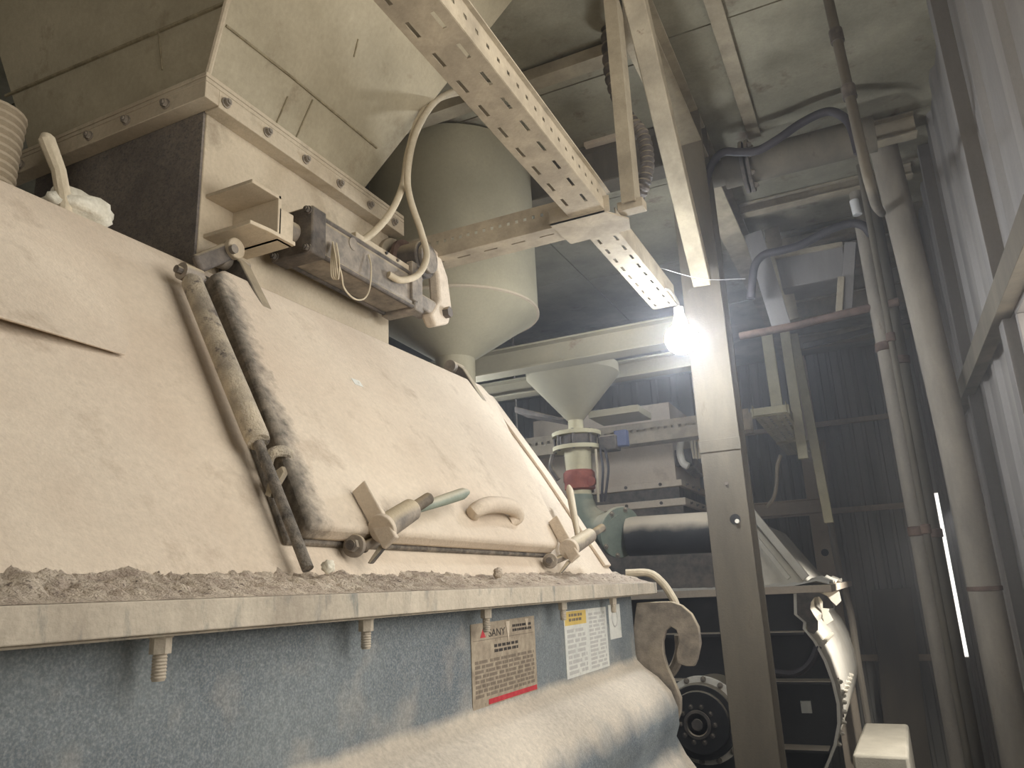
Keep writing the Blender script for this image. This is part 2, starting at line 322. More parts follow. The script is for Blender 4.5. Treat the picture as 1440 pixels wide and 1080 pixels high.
b = MB(); b.add([cov(2.95,.02,.001), cov(3.02,.02,.001), cov(3.12,.52,.001), cov(3.14,1.0,.001), cov(3.05,1.0,.001), cov(3.04,.52,.001)] + [cov(2.95,.02,.014), cov(3.02,.02,.014), cov(3.12,.52,.014), cov(3.14,1.0,.014), cov(3.05,1.0,.014), cov(3.04,.52,.014)],
      [list(range(6))[::-1], list(range(6, 12))] + [[i, (i+1) % 6, (i+1) % 6+6, i+6] for i in range(6)])
b.build('edge_strip', M['dust'], mx1, bev=.003)
# lifted cover sheet at the left
b = MB(); b.prism([cov(.3,.80,.004), cov(.95,.80,.004), cov(1.0,.55,.004), cov(.97,.50,.008), cov(.62,.47,.035), cov(.3,.45,.05)], CN*.004); b.build('lifted_sheet', M['dust'], mx1, bev=.001)
# hatch
g = [(1.18,.055),(2.42,.055),(2.50,.09),(2.56,.16),(2.93,.86),(2.90,.96),(1.40,.94),(1.35,.90)]
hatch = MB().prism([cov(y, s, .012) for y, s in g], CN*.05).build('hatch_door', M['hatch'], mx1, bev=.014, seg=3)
g2 = [(1.155,.052),(2.43,.052),(2.53,.09),(2.585,.15),(2.955,.86),(2.92,.975),(1.38,.955),(1.325,.90)]
MB().prism([cov(y, s, .001) for y, s in g2], CN*.014).build('door_seal', M['grime'], hatch, bev=.004)
# pull handle on the hatch
hp = smoothpath([onP(664,728,.05), onP(668,718,.085), onP(684,711,.10), onP(705,710,.10), onP(722,715,.095), onP(728,727,.08), onP(716,734,.055)], 5)
MB().tube(hp, [.018+.007*math.sin(math.pi*k/(len(hp)-1)) for k in range(len(hp))], 12).build('handle', M['dust'], hatch)
MB().prism([cov(1.72,.60,.062), cov(1.76,.60,.062), cov(1.76,.625,.062), cov(1.72,.625,.062)], CN*.001).build('sticker', M['paper'], hatch)
# hinges of the hatch
for hy in (1.50, 2.78):
    hg = MB(); hg.prism([cov(hy-.02,.80,.06), cov(hy-.02,1.0,.075), cov(hy-.02,1.06,.06), cov(hy-.02,1.08,.03), cov(hy-.02,1.04,.0), cov(hy-.02,.80,.04)], (0, .04, 0))
    hg = hg.build('hinge', M['dsteel'], hatch, bev=.004)
    MB().cyl(cov(hy-.045,1.04,.04), cov(hy+.045,1.04,.04), .028, n=20).build('hinge_pin', M['steel'], hg)
MB().bar(at(276,372,'x',-1.52), at(328,350,'x',-1.52), .02, .05, (0,0,1)).build('hinge_arm', M['dsteel'], hatch, bev=.008)
MB().cyl(at(326,351,'x',-1.515), at(326,351,'x',-1.515)+V(.02,0,0), .03, n=24).build('hinge_boss', M['chute'], hatch, bev=.003)
MB().cyl(at(326,351,'x',-1.495), at(326,351,'x',-1.495)+V(.012,0,0), .013, n=16).build('hinge_bolt', M['steel'], hatch)
# gas strut on the left of the hatch
stb, stm, stt = onP(433,800,.035), onP(364,622,.048), onP(268,392,.048)
st = MB().tube([stm, stm.lerp(stt, .03), stm.lerp(stt, .97), stt], [.023, .025, .025, .016], 16).build('gas_strut', M['strut'], mx1)
MB().cyl(stb, stm.lerp(stt, .1), .011, n=12).build('rod', M['grime'], st)
MB().tube([stt+V(0,-.02,0)+CE*.02, stt+V(0,.035,0)+CE*.02], .022, 14).build('eye', M['steel'], st)
MB().cyl(stt+V(0,-.035,0)+CE*.02, stt+V(0,.05,0)+CE*.02, .01, n=10).build('pin', M['dsteel'], st)
MB().tube(smoothpath([onP(375,655,.02), onP(380,640,.05), onP(393,634,.065), onP(404,638,.06), onP(404,652,.045), onP(396,660,.03)], 4), .012, 10).build('lug', M['strut'], st)
MB().prism([onP(372,697,.015), onP(378,700,.03), onP(400,664,.05), onP(396,655,.05), onP(378,668,.03)], (0, .014, 0)).build('lug_plate', M['dsteel'], st, bev=.002)
# swing-bolt clamps
def clamp(px0, py0, f, k, big):
    """a swing-bolt clamp on the hatch's lower rim"""
    P = lambda px, py, off: onP(px0+(px-500)*f, py0+(py-768)*f, off)
    c = MB().extr([(-.007,-.02*k),(.007,-.02*k),(.007,.02*k),(-.007,.02*k)], P(506,684,.085), P(550,764,.085), CN).build('clamp', M['dust'], mx1, bev=.003)
    pv = P(500,768,.03); ay = V(.25,-1,.05).normalized()
    MB().cyl(pv-ay*.05, pv+ay*.03, .010*k, n=12).build('pivot_pin', M['dsteel'], c)
    MB().cyl(pv-ay*.0, pv+ay*.012, .024*k, n=24).build('washer', M['steel'], c, bev=.002)
    MB().hexa(pv+ay*.012, pv+ay*.026, .0145*k).build('nut', M['steel'], c)
    MB().bar(pv-ay*.03, P(535,757,.05), .028*k, .02*k).build('eye_bolt', M['steel'], c, bev=.005)
    o, e = P(540,742,.085), P(604,700,.135); d = e-o
    MB().cyl(o-d*.06, o+d*.0, .033*k, n=28).build('flat_washer', M['dust'], c, bev=.002)
    MB().cyl(o, o+d*.58, .028*k, .026*k, n=24).build('sleeve', M['steel'], c, bev=.003)
    MB().stud(o+d*.5, o+d*1.0, .0145*k).build('stud', M['steel'], c)
    if big: l0, l1 = o+d*.50, P(657,692,.12)
    else: l0, l1 = o+d*.25, onP(800,684,.10)
    q = l1-l0
    MB().tube([l0, l0+q*.1, l0+q*.6, l0+q*.9, l1], [.009*k, .010*k, .0145*k, .0155*k, .008*k], 12).build('lever', M['green'] if big else M['steel'], c)
    MB().prism([P(516,792,.03), P(521,793,.035), P(540,770,.065), P(533,766,.06)], (0, .012, 0)).build('tongue', M['dsteel'], c, bev=.002)
    return c
clamp(500, 768, 1.0, 1.0, True); clamp(774, 789, .70, 1.0, False)
# flange studs hanging under the flange
for y, dz in ((.30,.055),(.765,.055),(1.22,.05),(1.70,.052),(2.19,.048),(2.66,.045)):
    q = V(-.885, y, -.034); bo = MB().hexa(q+V(0,0,-.004), q+V(0,0,-.024), .0138).build('flange_bolt', M['edge'], mx1, smooth=20)
    MB().cyl(q, q+V(0,0,-.004), .0155, n=16).build('washer', M['edge'], bo)
    MB().stud(q+V(0,0,-.024), q+V(0,0,-.024-dz*.62), .0098, .004).build('thread', M['edge'], bo)
# end plate with hook
E1 = [(895,848),(928,846),(944,846),(958,851),(972,863),(982,882),(985,905),(980,928),(976,937),(965,937),(952,933),(951,916),(955,900),(951,886),(943,881),(936,887),(932,902),(933,920),(938,938),(948,960),(957,982),(957,1002),(950,1020),(935,1034),(945,1038),(958,1058),(972,1080),(1000,1130),(1010,1180),(890,1180),(880,960)]
MB().prism([at(px, py, 'y', 3.03) for px, py in E1], (0, .03, 0)).build('end_plate', M['steel'], mx1, bev=.003)
MB().tube(smoothpath([at(955,893,'y',3.12), at(956,915,'y',3.12), at(950,935,'y',3.12), at(940,950,'y',3.12)], 4), .02, 8).build('strap', M['steel'], mx1)
# data plates
def q4(a, b_, c, d, x): return [at(*p, 'x', x) for p in (a, b_, c, d)]
XN = -.9275
NP = [V(XN,1.70,-.072), V(XN,2.075,-.068), V(XN,2.075,-.275), V(XN,1.70,-.27)]
npl = MB().prism([V(-.9295,1.70,-.072), V(-.9295,2.075,-.068), V(-.9295,2.075,-.268), V(-.9295,1.70,-.268)], (.002, 0, 0)).build('nameplate', M['label'], mx1)
npl['label'] = 'dirty metal nameplate with small print and a red line'
def text(name, body, y, z, size, matr, parent, x=-.9272, stretch=1.0):
    cu = bpy.data.curves.new(name, 'FONT'); cu.body = body; cu.size = size; cu.extrude = .0003; cu.align_x = 'LEFT'
    to = bpy.data.objects.new('tmp', cu); COL.objects.link(to)
    me = bpy.data.meshes.new_from_object(to.evaluated_get(bpy.context.evaluated_depsgraph_get())); bpy.data.objects.remove(to)
    o = bpy.data.objects.new(name, me); COL.objects.link(o); o.parent = parent
    o.matrix_local = Matrix.Translation(V(x, y, z)+V(0, 0, ZC)-org(parent)) @ Matrix(((0,0,1,0),(1,0,0,0),(0,1,0,0),(0,0,0,1))) @ Matrix.Diagonal((stretch,1,1,1))
    me.materials.clear(); me.materials.append(matr); return o
text('lettering', 'SANY', 1.79, -.106, .026, M['ink'], npl, stretch=1.45)
def rows(name, parent, matr, y0, y1, zt, zb, n, x=-.9273, gap=.35, seed=1, fill=.75, words=6):
    rnd = random.Random(seed); b = MB(); dz = (zt-zb)/n
    for i in range(n):
        y = y0
        while y < y1-.004:
            wl_ = rnd.uniform(.35, 1.5)*(y1-y0)/words; e = min(y+wl_*fill, y1)
            b.box((x, y, zt-dz*i-dz*(1-gap)), (x+.0004, e, zt-dz*i)); y += wl_
    return b.build(name, matr, parent, smooth=0)
rows('maker_line', npl, M['ink'], 1.93, 2.05, -.084, -.106, 2, seed=3, words=9, gap=.4)
b = MB(); b.prism([V(-.9273,1.745,-.106), V(-.9273,1.775,-.106), V(-.9273,1.76,-.086)], (.0004,0,0)); b.build('emblem', M['redink'], npl, smooth=0)
rows('heading', npl, M['ink'], 1.82, 1.96, -.126, -.15, 2, seed=5, words=7, gap=.4)
rows('small_print', npl, M['inkm'], 1.715, 2.06, -.158, -.246, 8, seed=8, words=9, gap=.35)
MB().box((-.9273,1.78,-.262),(-.9268,2.07,-.250)).build('red_line', M['redink'], npl, smooth=0)
MB().box((-.9273,1.71,-.1125),(-.9269,2.065,-.111)).build('rule_line', M['inkm'], npl, smooth=0)
for px, a, b_ in ((1.90,-.074,-.128),(2.02,-.073,-.10)):
    MB().prism([V(-.9268,px-.012,a), V(-.9268,px+.012,a), V(-.9268,px+.002,b_)], (.0008,0,0)).build('paint_drip', M['dust'], npl, smooth=0)
sh = MB().box((-.9295,2.30,-.28),(-.9278,2.70,-.066)).build('instruction_sheet', M['paper'], mx1); sh['label'] = 'white instruction sticker with a yellow heading'
MB().box((-.9278,2.305,-.110),(-.9274,2.495,-.068)).build('yellow_heading', M['yellow'], sh, smooth=0)
rows('heading_print', sh, M['inkm'], 2.34, 2.46, -.076, -.104, 2, x=-.9274, seed=11, words=5, gap=.4)
rows('print', sh, M['inkl'], 2.32, 2.485, -.122, -.26, 9, x=-.9277, seed=12, words=2, gap=.35)
rows('print', sh, M['inkl'], 2.52, 2.68, -.08, -.26, 14, x=-.9277, seed=13, words=2, gap=.35)
sh2 = MB().box((-.9295,2.73,-.18),(-.9278,2.86,-.062)).build('side_sticker', M['paper'], mx1)
MB().tube([V(-.9277, 2.79+.03*math.cos(k*math.pi/10), -.108+.03*math.sin(k*math.pi/10)) for k in range(21)], .003, 6, False).build('mark', M['inkl'], sh2)
# loose cement on the flange
b = MB(); NY, NX = 900, 22; vs = []
for j in range(NY+1):
    y = -.6 + 3.70*j/NY
    for i in range(NX+1):
        t = i/NX; x = -.857 - .20*t
        nn = noise.fractal(V(x*16, y*16, 3), .8, 2.1, 5); n2 = noise.fractal(V(x*60, y*60, 9), .7, 2.1, 3); big_ = noise.noise(V(0, y*2.3, 5))
        hgt = (.060+.012*big_)*(t**1.1) + .008*nn*min(1, t*3.5) + .007*n2*min(1, t*4)
        z = .0105 + max(0, hgt); vs.append((x, y+.012*nn*min(1, t*3), z))
b.add(vs, [(j*(NX+1)+i, (j+1)*(NX+1)+i, (j+1)*(NX+1)+i+1, j*(NX+1)+i+1) for j in range(NY) for i in range(NX)])
tag(b.build('cement_dust_bank', M['dustl'], smooth=180), 'crumbly bank of cement dust lying along the foreground mixer flange', 'dust', kind='stuff')
def lump(name, c, r, seed, matr, parent=None, sq=(1, 1, 1)):
    import bmesh
    bm = bmesh.new(); bmesh.ops.create_icosphere(bm, subdivisions=3, radius=1)
    b = MB(); vs = []
    for v in bm.verts:
        q = v.co*(1+.32*noise.fractal(v.co*1.7+V(seed, 0, 0), .8, 2, 4)); vs.append(V(q.x*sq[0], q.y*sq[1], q.z*sq[2])*r + V(*c))
    b.add(vs, [[v.index for v in f.verts] for f in bm.faces]); bm.free()
    return b.build(name, matr, parent, smooth=180)
for i, (px, py, r, lab) in enumerate(((462,797,.012,'small pale clod beside the foot of the gas strut rod'),(700,806,.013,'small clod on the dust bank below the hatch handle'))):
    p = at(px, py, 'x', -.93); tag(lump('cement_clod', p, r, i*3.1, M['rag'] if i == 0 else M['dustl']), lab, 'clod', 'clods on the dust bank')
# brown hose end hooked over the flange corner
tag(MB().tube(smoothpath([at(880,806,'y',3.14), at(912,806,'y',3.16), at(930,818,'y',3.16), at(943,836,'y',3.16), at(951,853,'y',3.16), at(953,880,'y',3.16)], 5), .016, 10).build('hose_scrap', M['stick'], ), 'short dusty hose hooked over the far corner of the mixer flange', 'hose')

# ================================================================== aggregate hopper above the first mixer
NX_, NY0, NY1 = -1.6, 1.41, 2.345
hp1 = thing('aggregate_hopper', 'big cream steel hopper with bolted flange above the foreground mixer', 'hopper', (-2.2, 1.9, .9))
MB().box((-2.36, NY0+.004, .903), (NX_, NY1, 1.445)).build('neck', M['chute'], hp1, bev=.003)
MB().box((-2.36, NY0-.004, .903), (NX_-.004, NY0+.004, 1.445)).build('neck_side_plate', M['chuteside'], hp1)  # neck face turned from the light, its shade painted in
MB().box((-2.40, NY0-.055, 1.448), (NX_+.055, NY1+.03, 1.462)).build('lower_flange', M['chute'], hp1, bev=.002)
MB().box((-2.40, NY0-.055, 1.464), (NX_+.055, NY1+.03, 1.478)).build('upper_flange', M['chute'], hp1, bev=.002)
b = MB(); b.box((NX_, NY0-.004, 1.39), (NX_+.055, NY1+.03, 1.447)); b = b.build('flange_apron', M['chute'], hp1, bev=.002)
MB().box((-2.9, NY0-.055, 1.395), (NX_+.055, NY0-.004, 1.447)).build('flange_apron', M['chute'], hp1, bev=.002)
for y in (1.43, 1.60, 1.78, 1.96, 2.14, 2.30): place(BOLTP, 'bolt', None, hp1, (NX_+.056, y, 1.418), (1, 0, 0))
for k in range(5): place(BOLTP, 'bolt', None, hp1, (NX_-.10-.165*k, NY0-.056, 1.421), (0, -1, 0))
# sloping upper hopper: corner edges (a outward per height)
z0, z1 = 1.478, 2.44; A, Bq, Cq = .55, .21, .38; t = z1-z0
c00, c01 = V(NX_+.03, NY0-.03, z0), V(NX_+.03, 2.13, z0)
c10, c11 = c00+V(A*t, -Bq*t, t), c01+V(A*t, Cq*t, t)
l0, l1 = V(-2.37, NY0-.03, z0), V(-2.65, NY0-.03-Bq*t, z1)
r0, r1 = V(-2.37, 2.13, z0), V(-2.65, 2.13+Cq*t, z1)
b = MB(); b.add([c00, c01, r0, l0, c10, c11, r1, l1], [(0,3,2,1),(4,5,6,7),(0,1,5,4),(1,2,6,5),(2,3,7,6),(3,0,4,7)]); b.build('sloping_body', M['hopper'], hp1, smooth=0, bev=.004)
def onface(px, py, a, b_, c, off=.002):
    n_ = (b_-a).cross(c-a).normalized()
    if n_.dot(a) > 0: n_ = -n_
    d = WM @ V(px-720, py-540, F); return d*((a.dot(n_)+off)/d.dot(n_))
fr = lambda px, py: onface(px, py, c00, c01, c10); fl_ = lambda px, py: onface(px, py, c00, l0, c10)
MB().tube([c00+V(.002,-.002,0), c10+V(.002,-.002,0)], .009, 8).build('corner_weld', M['chute'], hp1)
MB().tube([fl_(8,135), fl_(317,4)], .006, 6).build('weld_seam', M['seam'], hp1)
MB().tube([fr(318,36), fr(410,108), fr(530,208)], .004, 6).build('weld_seam', M['seam'], hp1)
for (a, c) in (((405,136),(388,176)),((440,140),(416,195)),((504,55),(498,80)),((223,45),(228,98))):
    f_ = fr if a[0] > 320 else fl_
    MB().tube([f_(*a), f_(*c)], .003, 5).build('scratch_weld', M['seam'], hp1)
# box bracket carrying the cylinder
bk = MB(); bx0 = NX_; bxo = at(365,258,'z',1.135).x
bk.box((bx0,1.43,1.125), (bxo,1.547,1.137)); bk.prism([V(bx0,1.43,1.0), V(bxo,1.43,1.0), V(bxo+.01,1.50,1.0), V(bxo+.01,1.60,1.0), V(bx0,1.60,1.0)], (0,0,.012)); bk.box((bx0,1.535,1.0), (bxo,1.549,1.137)); bk.box((bxo-.012,1.54,1.0),(bxo,1.60,1.10))
bk.build('gusset_bracket', M['chute'], hp1, bev=.002)
# valve shaft housing at the far end of the neck
vh = MB(); vh.cyl((NX_-.02,2.38,1.27), (NX_+.02,2.38,1.27), .115, n=28); vh = vh.build('shaft_flange', M['beam'], hp1, bev=.004)
MB().cyl((NX_+.02,2.38,1.27), (NX_+.15,2.38,1.27), .075, n=28).build('shaft_housing', M['dsteel'], vh, bev=.005)
MB().cyl((NX_+.05,2.38,1.27), (NX_+.065,2.38,1.27), .098, n=28).build('ring', M['rust'], vh)
MB().cyl((NX_+.15,2.38,1.27), (NX_+.17,2.38,1.27), .06, n=28).build('end_cover', M['steel'], vh, bev=.004)

# pneumatic cylinder on the neck
pc = thing('pneumatic_cylinder', 'dusty grey pneumatic cylinder bolted to the hopper neck above the hatch', 'cylinder', (-1.47, 1.95, .98))
ca, cb = V(-1.475, 1.655, 1.075), V(-1.475, 2.24, 1.075); ux, uz = V(1,0,0), V(0,0,1); d = (cb-ca).normalized()
def blk(c, hw, L, mt, nm, par, bev=.006): return MB().bar(c, c+d*L, hw*2, hw*2).build(nm, mt, par, bev=bev)
blk(ca-d*.005, .078, .065, M['dsteel'], 'end_cap', pc); cap2 = blk(cb-d*.02, .075, .055, M['steel'], 'end_cap', pc)
MB().bar(ca+d*.05, cb-d*.01, .136, .13).build('barrel', M['steel'], pc, bev=.022, seg=3)
for sx in (-1, 1):
    for sz in (-1, 1):
        MB().cyl(ca+ux*.062*sx+uz*.062*sz-d*.012, cb+ux*.062*sx+uz*.062*sz+d*.045, .009, n=10).build('tie_rod', M['dsteel'], pc)
        place(BOLT, 'nut', None, pc, ca+ux*.062*sx+uz*.062*sz-d*.005, -d)
MB().cyl(ca-d*.045, ca, .034, n=24).build('end_boss', M['steel'], pc, bev=.004)
MB().cyl(ca-d*.05, ca-d*.044, .02, n=20).build('end_plug', M['dust'], pc)
MB().cyl(cb+d*.03, cb+d*.13, .02, n=16).build('piston_rod', M['steel'], pc)
MB().box((-1.515, 2.30, 1.045), (-1.435, 2.43, 1.105)).build('clevis', M['steel'], pc, bev=.008)
MB().prism([V(-1.43,2.42,1.0), V(-1.43,2.52,1.04), V(-1.43,2.545,1.12), V(-1.43,2.52,1.24), V(-1.43,2.46,1.32), V(-1.43,2.40,1.33), V(-1.43,2.44,1.22), V(-1.43,2.45,1.12), V(-1.43,2.38,1.04)], (-.05, 0, 0)).build('crank_arm', M['dust'], pc, bev=.012, seg=3)
MB().hexa((-1.43,2.485,1.075), (-1.405,2.485,1.075), .022).build('crank_nut', M['dsteel'], pc)
MB().box((-1.42, 2.195, 1.03), (-1.395, 2.235, 1.18)).build('end_bracket', M['steel'], pc, bev=.003)
MB().prism([V(-1.44,1.88,1.145), V(-1.44,2.20,1.145), V(-1.44,2.20,1.165), V(-1.44,1.88,1.165)], (.03,0,0)).build('sensor_rail', M['chute'], pc, bev=.002)
for yy in (2.05, 2.12): MB().cyl((-1.41,yy,1.155), (-1.404,yy,1.155), .006, n=10).build('rail_screw', M['dsteel'], pc)
MB().cyl((-1.45,1.76,1.14), (-1.45,1.80,1.16), .016, n=12).build('hose_fitting', M['dsteel'], pc)
MB().cyl((-1.4795,1.86,1.11), (-1.404,1.86,1.11), .022, n=20).build('plug_ring', M['steel'], pc)
# air hoses
h1 = [at(474,346,'x',-1.43), at(510,338,'x',-1.42), at(545,305,'x',-1.40), at(566,262,'x',-1.38), at(574,215,'x',-1.36), at(590,165,'x',-1.36), at(615,140,'x',-1.38), at(650,130,'x',-1.42), at(690,128,'z',2.28)]
tag(MB().tube(smoothpath(h1, 8), .0125, 12).build('air_hose', M['hose']), 'cream air hose running from the pneumatic cylinder up behind the tray', 'hose', 'air hoses')
h2 = [at(546,386,'x',-1.40), at(564,394,'x',-1.385), at(588,386,'x',-1.375), at(600,360,'x',-1.375), at(592,325,'x',-1.37), at(577,280,'x',-1.365), at(573,245,'x',-1.33), at(582,195,'x',-1.33), at(602,155,'x',-1.34), at(625,134,'x',-1.36), at(660,122,'x',-1.41), at(700,118,'z',2.30)]
tag(MB().tube(smoothpath(h2, 8), .0125, 12).build('air_hose', M['hose']), 'cream air hose looping past the crank arm beside the other hose', 'hose', 'air hoses')
wr_ = [at(470,345,'x',-1.40), at(474,365,'x',-1.39), at(480,385,'x',-1.385), at(484,405,'x',-1.385), at(498,420,'x',-1.385), at(512,420,'x',-1.385), at(520,405,'x',-1.385), at(522,375,'x',-1.39), at(518,358,'x',-1.40)]
sw = thing('sensor_wire', 'thin looped sensor wire bundled on the pneumatic cylinder', 'wire', wr_[0])
MB().tube(smoothpath(wr_, 6), .0028, 6).build('wire_loop', M['hose'], sw)
for k in range(4):
    j = k*.006
    MB().tube(smoothpath([at(468,340,'x',-1.395+j), at(466+2*k,362,'x',-1.385+j), at(466+3*k,388,'x',-1.385+j), at(473+k,391,'x',-1.38+j), at(477,370,'x',-1.385+j), at(473,342,'x',-1.395+j)], 5), .0025, 5).build('wire_turn', M['hose'], sw)

# rag and stick on the cover top, ribbed duct at the left edge
p = at(112, 290, 'x', -1.62); tag(lump('plaster_rag', p+V(0,0,-.01), .075, 2.2, M['rag'], sq=(.7, 1.15, .55)), 'crumpled off-white rag lying on the top edge of the mixer cover', 'rag')
a, c = at(91,288,'x',-1.60), at(66,190,'x',-1.60)
tag(MB().tube([a-V(0,0,.05), a, a.lerp(c,.5)+V(.004,.004,0), c+V(0,0,-.01), c], [.017,.017,.016,.018,.012], 10).build('stick', M['stick']), 'pale broken stick standing upright by the crumpled rag', 'stick')
pts = []; rr = []
for k in range(61):
    pts.append(V(-2.165, 1.15-.012*math.sin(k/20), .92+k*.0085)); rr.append(.085 if k % 3 else .072)
tag(MB().tube(pts, rr, 20).build('ribbed_duct', M['chute']), 'dusty ribbed flexible duct at the left edge beside the hopper', 'duct')

# ================================================================== cable trays
def slotted(mb, a, d, L, u, wd, pitch, sl, rows_, sw_=.011):
    """flat strip from a along d, width vector u, with rows of long holes"""
    a, d, u = V(*a), V(*d), V(*u); us = [0]; 
    for r in rows_: us += [r-sw_/2, r+sw_/2]
    us.append(wd); ys = [0]; n = int(L/pitch); solid = []
    for i in range(n): ys += [i*pitch+pitch*.25, i*pitch+pitch*.25+sl]
    ys.append(L)
    vs = [a+d*y+u*uu for y in ys for uu in us]; W = len(us); fs = []
    for j in range(len(ys)-1):
        for i in range(W-1):
            if j % 2 == 1 and i % 2 == 1: continue
            fs.append((j*W+i, j*W+i+1, (j+1)*W+i+1, (j+1)*W+i))
    mb.add(vs, fs); return mb
TX0, TX1, TZ = -.852, -.722, 1.3
tr1 = thing('cable_tray', 'long slotted cable tray running overhead towards the bright lamp', 'tray', (-.79, 1.4, TZ))
b = MB(); slotted(b, (TX0, -.8, TZ), (0,1,0), 3.22, (1,0,0), TX1-TX0, .121, .058, [.026, .096]); b.build('tray_bottom', M['tray'], tr1, smooth=0, solid=.003)
b = MB(); slotted(b, (TX1, -.8, TZ), (0,1,0), 3.25, (0,0,1), .085, .06, .016, [.045], .012); b.build('tray_side', M['tray'], tr1, smooth=0, solid=.003)
MB().box((TX0-.0015, -.8, TZ), (TX0+.0015, 2.42, TZ+.085)).build('tray_side', M['tray'], tr1)
MB().box((TX1-.004, -.8, TZ+.083), (TX1+.014, 2.45, TZ+.088)).build('tray_lip', M['tray'], tr1)
tr2 = thing('cable_tray', 'short slotted tray beyond the crossing, ending beside the bright lamp', 'tray', (-.79, 3.1, TZ))
b = MB(); slotted(b, (TX0+.012, 2.58, TZ-.01), (0,1,0), .90, (1,0,0), TX1-TX0-.016, .10, .045, [.022, .09]); b.build('tray_bottom', M['tray'], tr2, smooth=0, solid=.003)
MB().box((TX1-.006, 2.56, TZ-.01), (TX1-.003, 3.45, TZ+.08)).build('tray_side', M['tray'], tr2); MB().box((TX0+.01, 2.56, TZ-.01), (TX0+.013, 3.45, TZ+.08)).build('tray_side', M['tray'], tr2)
tr3 = thing('cable_tray', 'perforated cross tray running left from the tray crossing to the round tank', 'tray', (-1.6, 2.5, TZ))
b = MB(); slotted(b, (-2.6, 2.44, TZ), (1,0,0), 1.78, (0,0,1), .10, .035, .012, [.06], .014); b.build('tray_side', M['tray'], tr3, smooth=0, solid=.003)
b = MB(); slotted(b, (-2.6, 2.44, TZ), (1,0,0), 1.78, (0,1,0), .12, .12, .06, [.05], .008); b.build('tray_bottom', M['tray'], tr3, smooth=0, solid=.003)
MB().box((-2.6, 2.557, TZ), (-.82, 2.56, TZ+.1)).build('tray_side', M['tray'], tr3)
b = MB(); b.prism([V(-.93,2.40,TZ-.012), V(-.72,2.40,TZ-.012), V(-.66,2.50,TZ-.012), V(-.68,2.585,TZ-.012), V(-.92,2.585,TZ-.012)], (0,0,.006)); b.box((-.93,2.40,TZ-.012),(-.70,2.403,TZ+.05))
tag(b.build('junction_plate', M['tray']), 'bent junction plate under the crossing of the cable trays', 'plate')
# ribs of threads / cobweb
A_, C_ = at(925,376,'y',3.3), at(1048,392,'y',3.698); tag(MB().tube(smoothpath([A_, A_.lerp(C_,.5)+V(0,0,-.03), C_], 6), .0012, 5).build('cobweb_strand', M['white']), 'cobweb strand stretched above the bright lamp', 'cobweb')
# hangers at the crossing
ha, hb = at(862,0,'y',2.47), at(892,318,'y',2.47)
hg = thing('tray_hanger', 'vertical channel hanger holding the tray crossing to the deck', 'hanger', hb)
xa = hb.x; MB().extr(Csec(.082,.05,.006), (xa-.003, 2.47, TZ+.02), (xa+.0, 2.47, DECKZ-.002), (1, 0, 0)).build('channel', M['beam'], hg)
MB().box((xa-.05, 2.445, TZ+.0), (xa+.045, 2.50, TZ+.035)).build('foot_plate', M['tray'], hg, bev=.003)
a, c = at(893,0,'y',2.5), at(988,398,'y',3.6); a = a+(a-c)*.085
tag(MB().bar(a, c, .085, .06, (0, 1, 0)).build('diagonal_brace', M['beam'], bev=.005), 'slanting steel brace from the deck to the column above the lamp', 'brace')
# ribbed hose behind the hanger
pts = smoothpath([at(852,-40,'y',2.9), at(854,40,'y',2.9), at(860,110,'y',2.9), at(880,160,'y',2.9), at(903,190,'y',2.9), at(910,225,'y',2.9), at(905,260,'y',2.9), at(890,290,'y',2.95)], 14)
tag(MB().tube(pts, [.031 if k % 3 else .024 for k in range(len(pts))], 14).build('ribbed_hose', M['dsteel']), 'brown ribbed flexible hose hanging behind the tray hanger', 'hose')

# ================================================================== column and lamp
cl = thing('steel_column', 'brown grey H-section steel column in front of the second mixer', 'column', (-.63, 3.8, GZ))
cx0, cx1, cy = -.735, -.545, 3.7
MB().extr(H(cx1-cx0, .20, .01, .014), ((cx0+cx1)/2, cy+.1, GZ), ((cx0+cx1)/2, cy+.1, DECKZ-.005), (0, 1, 0)).build('section', M['column'], cl, bev=.002)
MB().box((cx0-.003, cy-.006, .60), (cx1+.003, cy-.0005, .66)).build('splice_plate', M['column'], cl, bev=.003)
MB().cyl((at(1034,730,'y',cy-.001)), at(1034,730,'y',cy-.001)+V(0,-.0015,0), .024, n=20).build('bolt_hole', M['black'], cl)
p = at(1037,733,'y',cy-.003); MB().cyl(p, p+V(0,-.012,0), .010, n=12).build('hole_bolt', M['drum'], cl)
p = at(1022,680,'y',cy-.001); MB().cyl(p, p+V(0,-.008,0), .008, n=12).build('weld_dot', M['dsteel'], cl)
# lamps
def bulb(lc, label, strength, top):
    lm = thing('bulb_lamp', label, 'lamp', lc)
    b = MB(); b.lathe(lc+V(0,0,-.075), [(.001,-.012),(.036,-.006),(.06,.012),(.072,.042),(.071,.072),(.055,.10),(.032,.115)], 28); b.build('glowing_bulb', emit('bulb_glow', (.86,.92,1.0), strength), lm)
    b = MB(); b.lathe(lc+V(0,0,.04), [(.033,0),(.030,.03),(.022,.055),(.022,.085),(.012,.09)], 20); b.build('socket', M['white'], lm)
    MB().tube(smoothpath([lc+V(0,0,.125), lc+V(0,0,.15), lc.lerp(top,.5)+V(0,0,.10), top], 5), .006, 8).build('cord', M['white'], lm)
lc = at(958, 470, 'y', 3.25)
bulb(lc, 'bright white bulb lamp glaring in front of the column', 230, V(-.735, lc.y+.02, TZ))
bulb(V(-2.45,4.28,.98), 'added bulb lamp, unseen behind the foreground mixer cover', 130, V(-2.45,4.12,1.30))  # extra bulb, added out of view to brighten the far chute
bulb(V(-.775,4.6,1.72), 'added bulb lamp under the deck, unseen behind the steel column', 85, V(-.70,4.6,DECKZ-.19))  # fill bulb added where the column hides it, lifts the dark cross beams

